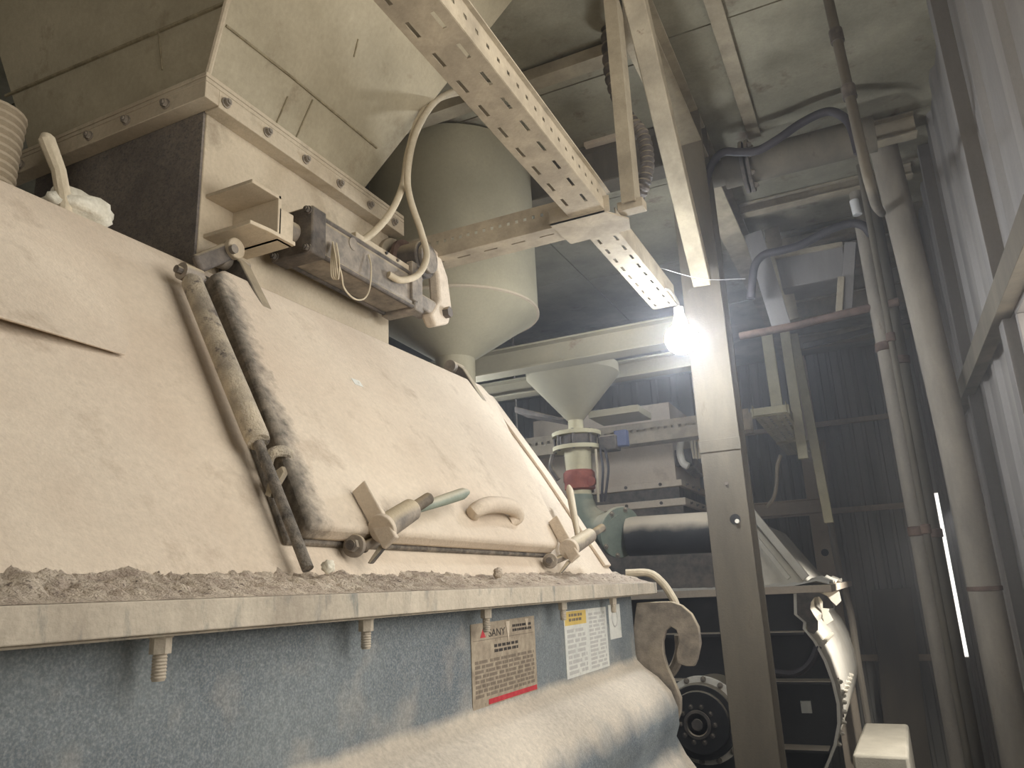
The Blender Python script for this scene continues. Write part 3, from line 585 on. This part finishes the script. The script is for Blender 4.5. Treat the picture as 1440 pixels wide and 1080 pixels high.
# ================================================================== round tank behind the hoses
tk = thing('round_tank', 'round grey steel tank with conical bottom behind the cross tray', 'tank', (-1.99, 3.56, 1.2))
tcx, tcy, tr_ = -1.99, 3.56, .474
b = MB(); b.lathe((tcx,tcy,1.5), [(tr_,0),(tr_,.93)], 64); b.build('shell', M['tank'], tk)
b = MB(); b.lathe((tcx,tcy,1.25), [(.11,0),(.12,.01),(tr_+.001,.248)], 64); b.build('cone', M['tank'], tk)
b = MB(); b.lathe((tcx,tcy,1.492), [(tr_,0),(tr_+.006,.002),(tr_+.006,.012),(tr_,.014)], 64); b.build('rim', M['chute'], tk)
MB().cyl((tcx,tcy,1.08),(tcx,tcy,1.26),.11,n=28).build('outlet', M['tank'], tk)
# ================================================================== weigh hopper with valve and elbow
vy = 4.5; vx = -1.655
wh = thing('weigh_hopper', 'small cone hopper with valve, red sleeve and green elbow behind the hatch', 'hopper', (vx, vy, .3))
b = MB(); b.lathe((vx,vy,1.03), [(.05,0),(.06,.01),(.30,.29),(.30,.35)], 40); b.build('cone', M['tank'], wh)
MB().box((vx+.07,vy+.05,1.045),(vx+.40,vy+.35,1.09)).build('support_plate', M['tank'], wh, bev=.003)
MB().prism([V(vx-.45,vy+.06,1.16), V(vx-.10,vy+.06,1.05), V(vx-.10,vy+.06,1.07), V(vx-.45,vy+.06,1.20)], (0,.2,0)).build('side_plate', M['dsteel'], wh, bev=.003)
MB().cyl((vx,vy,.955),(vx,vy,1.06),.048,n=24).build('outlet_pipe', M['cream'], wh)
b = MB(); b.lathe((vx,vy,.925), [(.06,0),(.155,0),(.155,.025),(.06,.025)], 36); fl1 = b.build('upper_ring', M['cream'], wh)
b = MB(); b.lathe((vx,vy,.835), [(.06,0),(.155,0),(.155,.025),(.06,.025)], 36); b.build('lower_ring', M['cream'], wh)
b = MB(); b.lathe((vx,vy,.86), [(.11,0),(.125,.005),(.125,.06),(.11,.065)], 36); b.build('valve_disc', M['dsteel'], wh)
for k in range(8):
    a_ = k*math.pi/4+.2; MB().cyl((vx+.14*math.cos(a_),vy+.14*math.sin(a_),.83),(vx+.14*math.cos(a_),vy+.14*math.sin(a_),.955),.009,n=8).build('valve_bolt', M['dsteel'], wh)
MB().cyl((vx,vy,.70),(vx,vy,.84),.085,n=28).build('upper_pipe', M['cream'], wh)
b = MB(); b.lathe((vx,vy,.585), [(.08,0),(.096,.01),(.094,.05),(.100,.06),(.098,.11),(.085,.125)], 28); b.build('rubber_sleeve', M['red'], wh)
MB().tube([(vx+.095,vy-.03,.63),(vx+.095,vy-.06,.63)], .03, 12).build('sleeve_clip', M['red'], wh)
MB().cyl((vx,vy,.50),(vx,vy,.59),.07,n=28).build('lower_pipe', M['cream'], wh)
el = smoothpath([V(vx,vy,.56), V(vx,vy,.50), V(vx+.03,vy,.42), V(vx+.11,vy,.35), V(vx+.20,vy-.03,.33), V(vx+.25,vy-.055,.31)], 5)
MB().tube(el, [.078+.035*k/(len(el)-1) for k in range(len(el))], 24).build('elbow', M['green'], wh)
fa = V(vx+.24,vy-.05,.315); fd = V(.80,-.55,-.22).normalized(); fp = MB().cyl(fa, fa+fd*.03, .15, n=36).build('elbow_flange', M['green'], wh, bev=.003)
for k in range(8):
    a_ = k*math.pi/4; q = fa+(fd.orthogonal().normalized()*math.cos(a_)+fd.cross(fd.orthogonal().normalized())*math.sin(a_))*.135; place(BOLTP, 'bolt', None, fp, q+fd*.03, fd)
MB().cyl((vx+.29,vy,.285),(-.80,vy,.275),.115,n=40).build('feed_pipe', M['blackdust'], wh)
MB().box((vx+.16,vy-.05,.81),(vx+.27,vy+.05,.90)).build('actuator', M['dsteel'], wh, bev=.006)
MB().box((vx+.25,vy-.02,.83),(vx+.33,vy+.04,.93)).build('switch_box', M['blue'], wh, bev=.006)
for k in range(3):
    MB().tube(smoothpath([V(vx+.14+.03*k,vy-.06,.82), V(vx+.15+.035*k,vy-.08,.70), V(vx+.14+.03*k,vy-.07,.60), V(vx+.13+.02*k,vy-.05,.50)], 4), .008, 8).build('wire', M['blackhose'] if k else M['hose'], wh)
MB().tube(smoothpath([V(vx-.15,vy-.05,.82), V(vx-.16,vy-.06,.74), V(vx-.12,vy-.05,.66)], 4), .016, 8).build('side_hose', M['dsteel'], wh)

# ================================================================== second mixer
mx2 = thing('concrete_mixer', 'second mixer further back with black ribbed end and white curved drum wall', 'mixer', (-1.4, 6.5, GZ))
E2Y = 5.2
P2 = [(1120,832),(1121,864),(1134,875),(1133,884),(1148,902),(1163,930),(1174,960),(1181,990),(1182,1018),(1176,1050),(1164,1080),(1148,1110),(1130,1140),(1100,1175)]
pr = [at(px, py, 'y', E2Y) for px, py in P2]; prx = [(p.x, p.z) for p in pr] + [(-2.9, -1.75), (-2.9, -.09)]
dw = [(x+.0, z) for x, z in prx]
MB().prism([V(x, E2Y+.20, z) for x, z in prx], (0, 2.6, 0)).build('drum', M['drum'], mx2, smooth=40)
b = MB()
for i in range(len(pr)-1):
    a, c = pr[i], pr[i+1]; dx = V(-.018, 0, 0)
    b.add([a, c, c+dx, a+dx, a+V(0,.22,0), c+V(0,.22,0), c+dx+V(0,.22,0), a+dx+V(0,.22,0)], [(0,1,2,3),(4,7,6,5),(0,4,5,1),(3,2,6,7),(0,3,7,4),(1,5,6,2)])
b.build('rim', M['drum'], mx2, smooth=0)
MB().prism([V(x-.013, E2Y+.16, z) for x, z in prx], (0, .035, 0)).build('end_panel', M['black'], mx2)
for zz, xr, yy in ((-.335,-.49,1),(-.62,-.36,1),(-1.0,-.33,1),(-1.35,-.45,1)):
    xr = min(next(a_.lerp(c_, (a_.z-q_)/(a_.z-c_.z)).x for a_, c_ in zip(pr, pr[1:]) if a_.z >= q_ > c_.z) for q_ in (zz, zz+.018)) - .022
    MB().box((-2.4, E2Y+.0, zz), (xr, E2Y+.16, zz+.018)).build('end_rib', M['blackdust'], mx2, bev=.002)
MB().tube(smoothpath([V(-.46,E2Y+.02,-.40), V(-.52,E2Y+.02,-.50), V(-.62,E2Y+.02,-.56), V(-.75,E2Y+.02,-.55)], 4), .022, 8).build('end_hose', M['blackhose'], mx2)
MB().box((-.62,E2Y+.14,-.80),(-.56,E2Y+.16,-.73)).build('sticker', M['paper'], mx2)
MB().box((-2.9, E2Y-.02, -.09), (-.335, 8.0, -.045)).build('flange', M['dust'], mx2, bev=.003)
b = MB(); vs = []; NYq, NXq = 120, 24
for j in range(NYq+1):
    for i in range(NXq+1):
        x = -2.0+1.655*i/NXq; y = E2Y-.015+1.6*j/NYq; nn = noise.fractal(V(x*9, y*9, 1), .8, 2, 4)
        vs.append((x, y, -.044+.035*max(0, 1-((x+.42)/.09)**2)*(1 if x > -.5 else 0)*max(0, nn+.6) + .02*max(0, nn+.3)*min(1, j/6)))
b.add(vs, [(j*(NXq+1)+i, j*(NXq+1)+i+1, (j+1)*(NXq+1)+i+1, (j+1)*(NXq+1)+i) for j in range(NYq) for i in range(NXq)]); b.build('dust_layer', M['drum'], mx2, smooth=180)
# hook at the corner
HK = [(1120,833),(1152,833),(1163,838),(1170,847),(1172,855),(1166,856),(1157,855),(1157,846),(1152,839),(1145,840),(1140,847),(1139,856),(1144,865),(1150,874),(1150,886),(1144,892),(1136,888),(1134,875),(1121,864)]
MB().prism([at(px, py, 'y', E2Y-.02) for px, py in HK], (0, .025, 0)).build('hook_plate', M['dsteel'], mx2, bev=.002)
p0 = at(1178,850,'y',6.2); b = MB(); b.prism([at(px, py, 'y', 6.4) for px, py in ((1150,838),(1172,826),(1180,832),(1183,845),(1176,852),(1170,846),(1165,860),(1172,872),(1160,880))], (0,.025,0)); b.build('hook_plate', M['drum'], mx2, bev=.002)
# bolt rows on the drum wall
def on_drum(i, t, y):
    a, c = pr[i], pr[i+1]; q = a.lerp(c, t); n_ = V((c-a).z, 0, -(c-a).x); n_ = -n_ if n_.x < 0 else n_; return V(q.x, y, q.z), n_.normalized()
for k in range(6):
    q, n_ = on_drum(4, .25, E2Y+.30+k*.14); place(BOLTB, 'bolt', None, mx2, q, n_)
for k in range(6):
    q, n_ = on_drum(6, .9, E2Y+.25+k*.22); place(BOLTB, 'bolt', None, mx2, q, n_)
for k in range(7):
    q, n_ = on_drum(6+k//2, .2+.5*(k % 2), E2Y+.24); place(BOLTB, 'bolt', None, mx2, q, n_)
MB().tube([pr[6]+V(.004,.24,0), pr[8]+V(.004,.24,0)], .006, 6).build('panel_joint', M['steel'], mx2)
# its cover: sloping end
c2 = [(-.50,-.045),(-.54,.0),(-.81,.40),(-.88,.44),(-2.6,.44),(-2.6,-.045)]
b = MB(); b.prism([V(x, E2Y+.35, z) for x, z in c2], (0, 2.0, 0)); b.build('cover', M['drum'], mx2, bev=.004)
MB().box((-2.6,E2Y+.335,-.04),(-.90,E2Y+.352,.42)).build('cover_end_plate', M['dsteel'], mx2)
sp = V(-.50,E2Y+.30,.0); sq_ = V(-.86,E2Y+.30,.56)
MB().bar(sp, sq_, .05, .05, (0,1,0)).build('strut', M['drum'], mx2, bev=.003)
MB().bar(sp+V(-.10,-.04,0), sq_+V(-.10,-.04,0), .03, .04, (0,1,0)).build('strut', M['drum'], mx2, bev=.003)
# gear motor seen between the first mixer and the column
gm = thing('gear_motor', 'black round gear motor with bolted cover left of the column', 'motor', (-1.0, 4.7, -1.3))
gc = at(985, 1015, 'y', 4.6)
def ring(r0, y0_, r1, y1_): pass
MB().cyl(gc+V(0,.0,0), gc+V(0,.5,0), .20, n=48).build('housing', M['black'], gm, bev=.008)
MB().cyl(gc+V(0,-.03,0), gc+V(0,.0,0), .165, n=48).build('end_cover', M['black'], gm, bev=.006)
b = MB(); b.lathe(gc+V(-.01,-.034,-.01), [(.075,0),(.075,.008),(.06,.010),(.055,0)], 36, (0,-1,0)); b.build('cover_ring', M['dsteel'], gm)
b = MB(); b.lathe(gc+V(-.01,-.034,-.01), [(.03,0),(.03,.012),(.018,.014)], 24, (0,-1,0)); b.build('centre_cap', M['dsteel'], gm)
for k in range(10):
    a_ = k*math.pi/5; place(BOLT, 'bolt', None, gm, gc+V(-.01+.095*math.cos(a_), -.031, -.01+.095*math.sin(a_)), (0,-1,0))
b = MB(); b.lathe(gc+V(.0,.06,0), [(.205,0),(.232,.0),(.232,.03),(.205,.03)], 48, (0,1,0)); hfl = b.build('housing_flange', M['drum'], gm)
for k in range(14):
    a_ = k*math.pi/7+.1; place(BOLTP, 'bolt', None, gm, gc+V(.218*math.cos(a_), .058, .218*math.sin(a_)), (0,-1,0))
MB().box((gc.x-.25,gc.y+.08,GZ+.002),(gc.x+.25,gc.y+.45,gc.z-.15)).build('pedestal', M['black'], gm, bev=.006)

# second mixer's chute with flanged frames
ch = thing('discharge_chute', 'cream box chute with two dark bolted frames behind the elbow pipe', 'chute', (-1.8, 6.3, .5))
cxr, cy0 = -1.40, 6.0
MB().box((-2.6,cy0,.74),(cxr,cy0+.9,1.42)).build('box', M['dust'], ch, bev=.004)
for za, zb, mt, ex, nm in ((.735,.785,'dust',.03,'upper_frame'),(.64,.735,'dsteel',.0,'dark_band'),(.585,.64,'dust',.05,'lower_frame'),(.45,.585,'dsteel',.02,'dark_band')):
    f_ = MB().box((-2.6-ex,cy0-.02-ex,za),(cxr+.02+ex,cy0+.92+ex,zb)).build(nm, M[mt], ch, bev=.003)
    if mt == 'dust':
        for k in range(4): place(BOLT, 'bolt', None, f_, (cxr-.12-.28*k,cy0-.02-ex,(za+zb)/2), (0,-1,0))
        for k in range(3): place(BOLT, 'bolt', None, f_, (cxr+.02+ex,cy0+.1+.22*k,(za+zb)/2), (1,0,0))
pc2 = thing('pneumatic_cylinder', 'small pneumatic cylinder with white hose on the far chute left of the column', 'cylinder', (-1.25, 6.1, .9))
MB().bar((-1.32,6.0,.95),(-1.32,6.5,.90),.10,.10).build('barrel', M['steel'], pc2, bev=.012)
MB().bar((-1.32,5.96,.955),(-1.32,6.02,.95),.13,.13).build('end_cap', M['dsteel'], pc2, bev=.004)
MB().tube(smoothpath([at(968,598,'y',5.9), at(960,610,'y',5.9), at(956,632,'y',5.9), at(960,650,'y',5.9), at(968,656,'y',5.9)], 5), .028, 10).build('white_hose', M['drum'], pc2)
for k in range(3): MB().tube(smoothpath([at(975+4*k,600,'y',5.92), at(972+5*k,620,'y',5.92), at(976+4*k,645,'y',5.92)], 4), .01, 6).build('wire', M['hose'], pc2)

# ================================================================== beams
def beam(name, a, c, sec, label, cat='beam', mt='beam', up=(0,0,1), group=None, bev=.002):
    return tag(MB().extr(sec, a, c, up).build(name, M[mt], bev=bev), label, cat, group)
beam('steel_beam', (-3.6,4.12,1.37), (-.72,4.12,1.37), H(.13,.15), 'long steel beam crossing behind the lamp above the cone hopper', mt='tank')
beam('steel_beam', (-3.6,4.9,1.42), (-.72,4.9,1.42), H(.12,.12), 'lower steel beam just behind and under the long cross beam', mt='tank')
tr4 = thing('cable_tray', 'far perforated tray crossing above the cream chute', 'tray', (-1.8,5.35,.98))
b = MB(); slotted(b, (-3.2,5.3,.99), (1,0,0), 2.5, (0,0,1), .14, .05, .022, [.085], .022); b.build('tray_side', M['tray'], tr4, smooth=0, solid=.003)
MB().box((-3.2,5.3,.985),(-.7,5.45,.99)).build('tray_bottom', M['tray'], tr4)
MB().box((-3.2,5.447,.99),(-.7,5.45,1.13)).build('tray_side', M['tray'], tr4)
for xx in (-2.5,-.95): MB().cyl((xx,5.448,1.0),(xx,5.448,DECKZ),.008,n=8).build('hanger_rod', M['steel'], tr4)
# overhead deck framing
beam('deck_beam', (-.62,1.0,DECKZ-.10), (-.62,8.9,DECKZ-.10), H(.14,.195), 'deck beam running lengthways above the steel column')
beam('deck_beam', (-.35,1.0,DECKZ-.035), (-.35,4.1,DECKZ-.035), Lsec(.07,.06), 'thin angle iron beside the lengthways deck beam')
beam('deck_beam', (-3.2,3.0,DECKZ-.05), (-.70,3.0,DECKZ-.05), Csec(.06,.09), 'channel under the deck left of the tray hanger', up=(0,1,0))
beam('deck_beam', (-3.2,3.82,DECKZ-.13), (-.70,3.82,DECKZ-.13), H(.14,.25), 'dark cross beam under the deck behind the ribbed hose', mt='column')
beam('white_strip', at(822,196,'y',3.73), at(872,182,'y',3.73), [(-.02,-.055),(.02,-.055),(.02,.045),(-.02,.045)], 'pale plate end under the dark cross beam', 'plate', mt='dust')
for k, (yy, zz, hh, lab) in enumerate(((4.35,DECKZ-.07,.13,'cross beam right of the column just behind the flanged pipe'),(4.95,DECKZ-.045,.08,'thin cross bar under the pale deck plates, nearest of the two bars'),(5.62,DECKZ-.06,.10,'cross bar under the deck further back than the thin one'),(5.95,DECKZ-.12,.20,'deep double channel above the small white tube'),(7.1,DECKZ-.10,.17,'cross beam above the rusty pipe near the back'),(8.2,DECKZ-.09,.15,'last cross beam before the back wall'))):
    beam('cross_beam', (-.54,yy,zz), (RX-.06,yy,zz), H(.08,hh,.007,.01), lab, 'beam', 'beam', group='cross beams right of the column')
# pipe with flange at the top right
pp = thing('flanged_pipe', 'thick horizontal pipe with a bolted flange beside the column top', 'pipe', (-.2,4.05,2.2))
py_, pz_ = 4.08, 2.24
MB().cyl((-.50,py_,pz_),(.28,py_,pz_),.095,n=28).build('pipe', M['column'], pp)
for xx in (-.40,-.37): MB().cyl((xx,py_,pz_),(xx+.02,py_,pz_),.145,n=32).build('flange', M['dsteel'], pp, bev=.003)
for k in range(8):
    a_ = k*math.pi/4; place(BOLTP, 'bolt', None, pp, (-.35,py_+.12*math.cos(a_),pz_+.12*math.sin(a_)), (1,0,0))
MB().cyl((-.62,py_,pz_),(-.50,py_,pz_),.07,n=24).build('stub', M['column'], pp)
# black hoses
hpix = [(992,330),(990,290),(993,255),(1003,228),(1018,214),(1040,214),(1065,212),(1095,195),(1122,176),(1150,161),(1170,157),(1188,166),(1198,182),(1207,215)]
tag(MB().tube(smoothpath([at(px,py,'y',3.86) for px,py in hpix], 6), .022, 12).build('black_hose', M['blackhose']), 'black rubber hose sagging past the flanged pipe to the round pipe', 'hose', 'black hoses')
hpix = [(1056,420),(1058,395),(1062,372),(1075,358),(1100,352),(1125,345),(1150,332),(1175,320),(1198,314),(1215,318),(1225,330)]
tag(MB().tube(smoothpath([at(px,py,'y',4.93) for px,py in hpix], 6), .026, 12).build('black_hose', M['blackhose']), 'black rubber hose further back above the rusty pipe', 'hose', 'black hoses')
# pale box duct, struts, rusty pipe
yd = 5.2
bd = thing('box_duct', 'pale grey box duct under the deck above the rusty pipe', 'duct', (-.2,yd,1.9))
c_ = [at(*p,'y',yd) for p in ((1090,362),(1185,344),(1192,388),(1100,406))]
MB().prism(c_, (0,.3,0)).build('duct_body', M['cladr'], bd, bev=.006)
MB().bar(c_[0]+V(0,-.01,.0), c_[1]+V(0,-.01,0), .03, .03).build('duct_flange', M['beam'], bd, bev=.003)
tag(MB().bar(at(1196,342,'y',5.07), at(1190,438,'y',5.07), .07, .05, (0,1,0)).build('hanging_strut', M['cladr'], bev=.003), 'short pale strut hanging down to the rusty pipe', 'strut')
tag(MB().bar(at(1183,390,'y',5.03), at(1180,440,'y',5.03), .04, .04, (0,1,0)).build('hanging_strut', M['beam'], bev=.003), 'shorter dark strut next to the pale hanging strut', 'strut')
tag(MB().tube([at(1040,473,'y',5.0), at(1120,458,'y',5.0), at(1180,443,'y',5.0), at(1264,424,'y',5.0)], .026, 12).build('rusty_pipe', M['rust']), 'rusty horizontal pipe between the column and the round pipes', 'pipe')
tag(MB().cyl(at(1201,282,'y',4.925), at(1206,302,'y',4.925), .028, n=16).build('white_tube', M['white']), 'small white plastic tube under the deck by the round pipe', 'tube')
tag(MB().bar(at(1130,487,'y',7.5), at(1335,437,'y',7.5), .04, .05).build('cross_bar', M['column'], bev=.003), 'thin dark bar just under the deck near the back wall', 'bar')
# leaning frame behind the lamp and the small perforated tray
for pts_, wd, mt, lab in ((((1059,328,5.1),(1100,462,5.1)), .12, 'cladr', 'left pale leaning plate of the frame behind the lamp'),(((1085,322,5.35),(1114,450,5.35)), .10, 'beam', 'right leaning plate of the frame behind the lamp')):
    a, c = [at(px,py,'y',Y) for px,py,Y in pts_]
    tag(MB().bar(a, c, wd, .03, (0,1,0)).build('frame_plate', M[mt], bev=.003), lab, 'plate', 'leaning frame plates')
for (a, c, wd, Y, lab) in (((1078,468),(1096,592),.085,6.2,'pale hanger at the near end of the small perforated tray'),((1096,415),(1130,645),.075,6.4,'longer pale hanger at the far end of the small perforated tray'),((1116,470),(1166,735),.07,6.7,'tall slanting post behind the small perforated tray')):
    tag(MB().bar(at(*a,'y',Y), at(*c,'y',Y), wd, .05, (0,1,0)).build('tray_hanger', M['cream'], bev=.003), lab, 'hanger')
st_ = thing('cable_tray', 'small perforated tray hanging between two pale hangers right of the lamp', 'tray', at(1095,600,'y',6.2))
a = at(1062,588,'y',6.0); zt_ = a.z; L_ = 2.2; x0 = a.x
b = MB(); slotted(b, (x0,5.9,zt_), (0,1,0), L_, (1,0,0), .24, .09, .05, [.04,.10,.16,.21], .02); b.build('tray_bottom', M['cream'], st_, smooth=0, solid=.004)
MB().box((x0-.002,5.9,zt_),(x0+.002,5.9+L_,zt_+.08)).build('tray_side', M['cream'], st_); MB().box((x0+.238,5.9,zt_),(x0+.242,5.9+L_,zt_+.08)).build('tray_side', M['cream'], st_)
MB().box((x0-.02,5.93,zt_-.01),(x0+.26,5.98,zt_+.06)).build('support_bar', M['cream'], st_, bev=.003); MB().box((x0+.0,7.2,zt_-.02),(x0+.3,7.26,zt_+.02)).build('support_bar', M['cream'], st_, bev=.003)
tag(MB().tube(smoothpath([at(1078,712,'y',6.3), at(1088,700,'y',6.3), at(1092,680,'y',6.3), at(1093,655,'y',6.3), at(1098,640,'y',6.3)], 5), .014, 8).build('grey_cable', M['tray']), 'pale cable curving down from the small perforated tray', 'cable')

# ================================================================== far framing in front of the back wall
fp_ = thing('far_column', 'far steel post with a round hole in front of the back wall', 'column', (-.5,8.3,GZ))
xa, xb = at(1143,760,'y',8.3).x, at(1170,760,'y',8.3).x
MB().extr(H(xb-xa,.2,.01,.014), ((xa+xb)/2,8.4,GZ), ((xa+xb)/2,8.4,DECKZ-.2), (0,1,0)).build('section', M['dust'], fp_, bev=.002)
p = at(1160,777,'y',8.298); MB().cyl(p, p+V(0,-.003,0), .035, n=20).build('round_hole', M['black'], fp_)
beam('girt', (-3.5,8.25,at(1110,714,'y',8.25).z), (xb+.03,8.25,at(1110,714,'y',8.25).z), H(.10,.14), 'horizontal channel girt running left from the far post', mt='dust')
for zz, lab in ((1.61,'upper thin girt on the back wall'),(.655,'middle thin girt on the back wall'),(-.845,'lowest thin girt on the back wall')):
    beam('girt', (-3.5,BACKY-.04,zz), (RX-.3,BACKY-.04,zz), Lsec(.05,.06,.008), lab, 'girt', 'dust', group='back wall girts')
pole = smoothpath([at(1156,620,'y',7.8), at(1160,680,'y',7.8), at(1167,730,'y',7.8), at(1180,800,'y',7.8), at(1196,860,'y',7.8), at(1205,920,'y',7.8), at(1222,1025,'y',7.8)], 5)
tag(MB().tube(pole, .03, 10).build('thin_pole', M['pipe']), 'thin bent pole leaning beside the second mixer', 'pole')
ow = [at(px,py,'y',8.75) for px,py in ((1226,830),(1281,826),(1312,1100),(1250,1100))]
tag(MB().prism(ow, (0,.03,0)).build('loose_sheet', M['column'], bev=.002), 'loose grey sheet leaning against the back wall behind the pale block', 'sheet')
pl = MB(); a0, a1 = at(1185,1020,'y',6.9), at(1275,1030,'y',6.0)
pl.prism([V(-.40,5.8,GZ+.001), V(-.07,5.8,GZ+.001), V(-.05,7.0,GZ+.001), V(-.36,7.0,GZ+.001)], (0,0,at(1230,1045,'y',6.2).z-GZ))
tag(pl.build('concrete_block', M['plinth'], bev=.02), 'pale concrete block on the floor right of the second mixer', 'block')

# ================================================================== round pipes along the side wall
bp_ = thing('round_pipe', 'thick dusty vertical pipe standing in front of the side wall', 'pipe', (.405,4.5,GZ))
MB().tube(smoothpath([(.405,4.5,GZ),(.405,4.5,-.6),(.398,4.5,.6),(.372,4.5,1.5),(.335,4.5,DECKZ-.001)],5),.074,32).build('pipe', M['pipe'], bp_)
for zz in (-.1,): 
    b = MB(); b.lathe((.405,4.5,zz), [(.074,0),(.078,.002),(.078,.02),(.074,.022)], 32); b.build('band', M['rust'], bp_)
for i, (px, Y, r, mt, lab) in enumerate(((1282,5.0,.045,'pipe','thin vertical pipe left of the thick round pipe'),(1303,5.4,.045,'column','second thin vertical pipe tucked beside the thick round pipe'),(1294,4.8,.018,'column','thinnest vertical pipe near the bright wall gap'))):
    p = at(px,700,'y',Y); tp = thing('vertical_pipe', lab, 'pipe', (p.x,p.y,GZ), 'pipes beside the thick round pipe')
    MB().cyl((p.x,p.y,GZ),(p.x,p.y,DECKZ-.001),r,n=20).build('pipe', M[mt], tp)
    for zz in (.2,1.3):
        b = MB(); b.lathe((p.x,p.y,zz), [(r,0),(r+.008,.004),(r+.008,.05),(r,.054)], 20); b.build('coupling', M['rust'], tp)
cp1, cp2 = at(1165,0,'y',3.15), at(1213,215,'y',3.15)
dp = thing('drain_pipe', 'thin drain pipe with couplings coming down at the top right', 'pipe', cp2)
MB().tube(smoothpath([V(cp1.x, 3.15, DECKZ-.001), cp1, cp2, at(1226,268,'y',3.2), at(1233,290,'y',3.5), at(1240,300,'y',4.42)], 4), .021, 14).build('pipe', M['column'], dp)
for t_ in (.25,.62):
    q = cp1.lerp(cp2,t_); dq = (cp2-cp1).normalized(); MB().cyl(q-dq*.03, q+dq*.03, .028, n=14).build('coupling', M['dsteel'], dp)
# side wall girt and posts
gr = at(1400,505,'x',RX-.05)
beam('side_girt', (RX-.03,2.4,.965), (RX-.03,5.6,.965), [(-.03,-.05),(.03,-.05),(.03,.05),(-.03,.05)], 'horizontal box girt along the side wall near the window', 'girt', 'column')
for yy, wd, lab in ((3.36,.10,'pale wall post beside the window'),(4.75,.07,'wall post standing behind the thick round pipe'),(6.6,.07,'far wall post near the corner')):
    beam('wall_post', (RX-.0,yy,GZ), (RX-.0,yy,DECKZ-.01), [(-.03,-wd/2),(.03,-wd/2),(.03,wd/2),(-.03,wd/2)], lab, 'post', 'cladr', up=(0,1,0))

# flood lamp added out of sight behind the thick pipe to brighten the second mixer
fd_ = thing('added_flood_lamp', 'added small black flood lamp, unseen behind the thick round pipe', 'lamp', (.42,5.5,.4))
MB().box((.51,5.46,.37),(.585,5.54,.45)).build('bracket', M['black'], fd_, bev=.003)
fc = V(.485,5.5,.41); fdir = (V(-.33,6.4,-.8)-fc).normalized()
MB().bar(fc-fdir*.03, fc+fdir*.02, .12, .10).build('housing', M['black'], fd_, bev=.006)
MB().bar(fc+fdir*.0202, fc+fdir*.022, .10, .08).build('glass', emit('added_flood_glass', (.95,.97,1.0), 12), fd_)
lt = bpy.data.lights.new('added_flood_beam', 'SPOT'); lt.energy = 170; lt.spot_size = math.radians(76); lt.spot_blend = .5; lt.shadow_soft_size = .05; lt.color = (1.0,.97,.92)
lo_ = bpy.data.objects.new('added_flood_beam', lt); COL.objects.link(lo_); lo_.parent = fd_; lo_.location = fc+fdir*.04+V(0,0,ZC)-org(fd_); lo_.rotation_euler = (-fdir).to_track_quat('Z','Y').to_euler()

# dusty air around the lamp and in the back of the hall
hz = bpy.data.materials.new('dusty_air'); hz.use_nodes = True; nt = hz.node_tree; nt.nodes.remove(nt.nodes['Principled BSDF'])
vs_ = nt.nodes.new('ShaderNodeVolumeScatter'); vs_.inputs['Color'].default_value = (.95,.96,1,1); vs_.inputs['Density'].default_value = .04; vs_.inputs['Anisotropy'].default_value = .62
nt.links.new(vs_.outputs[0], nt.nodes['Material Output'].inputs['Volume'])
tag(MB().box((-3.4,1.7,-2.4),(RX-.08,8.95,DECKZ-.02)).build('dust_haze', hz, smooth=0), 'thin dusty haze hanging in the air around the bright lamp', 'haze', kind='stuff')
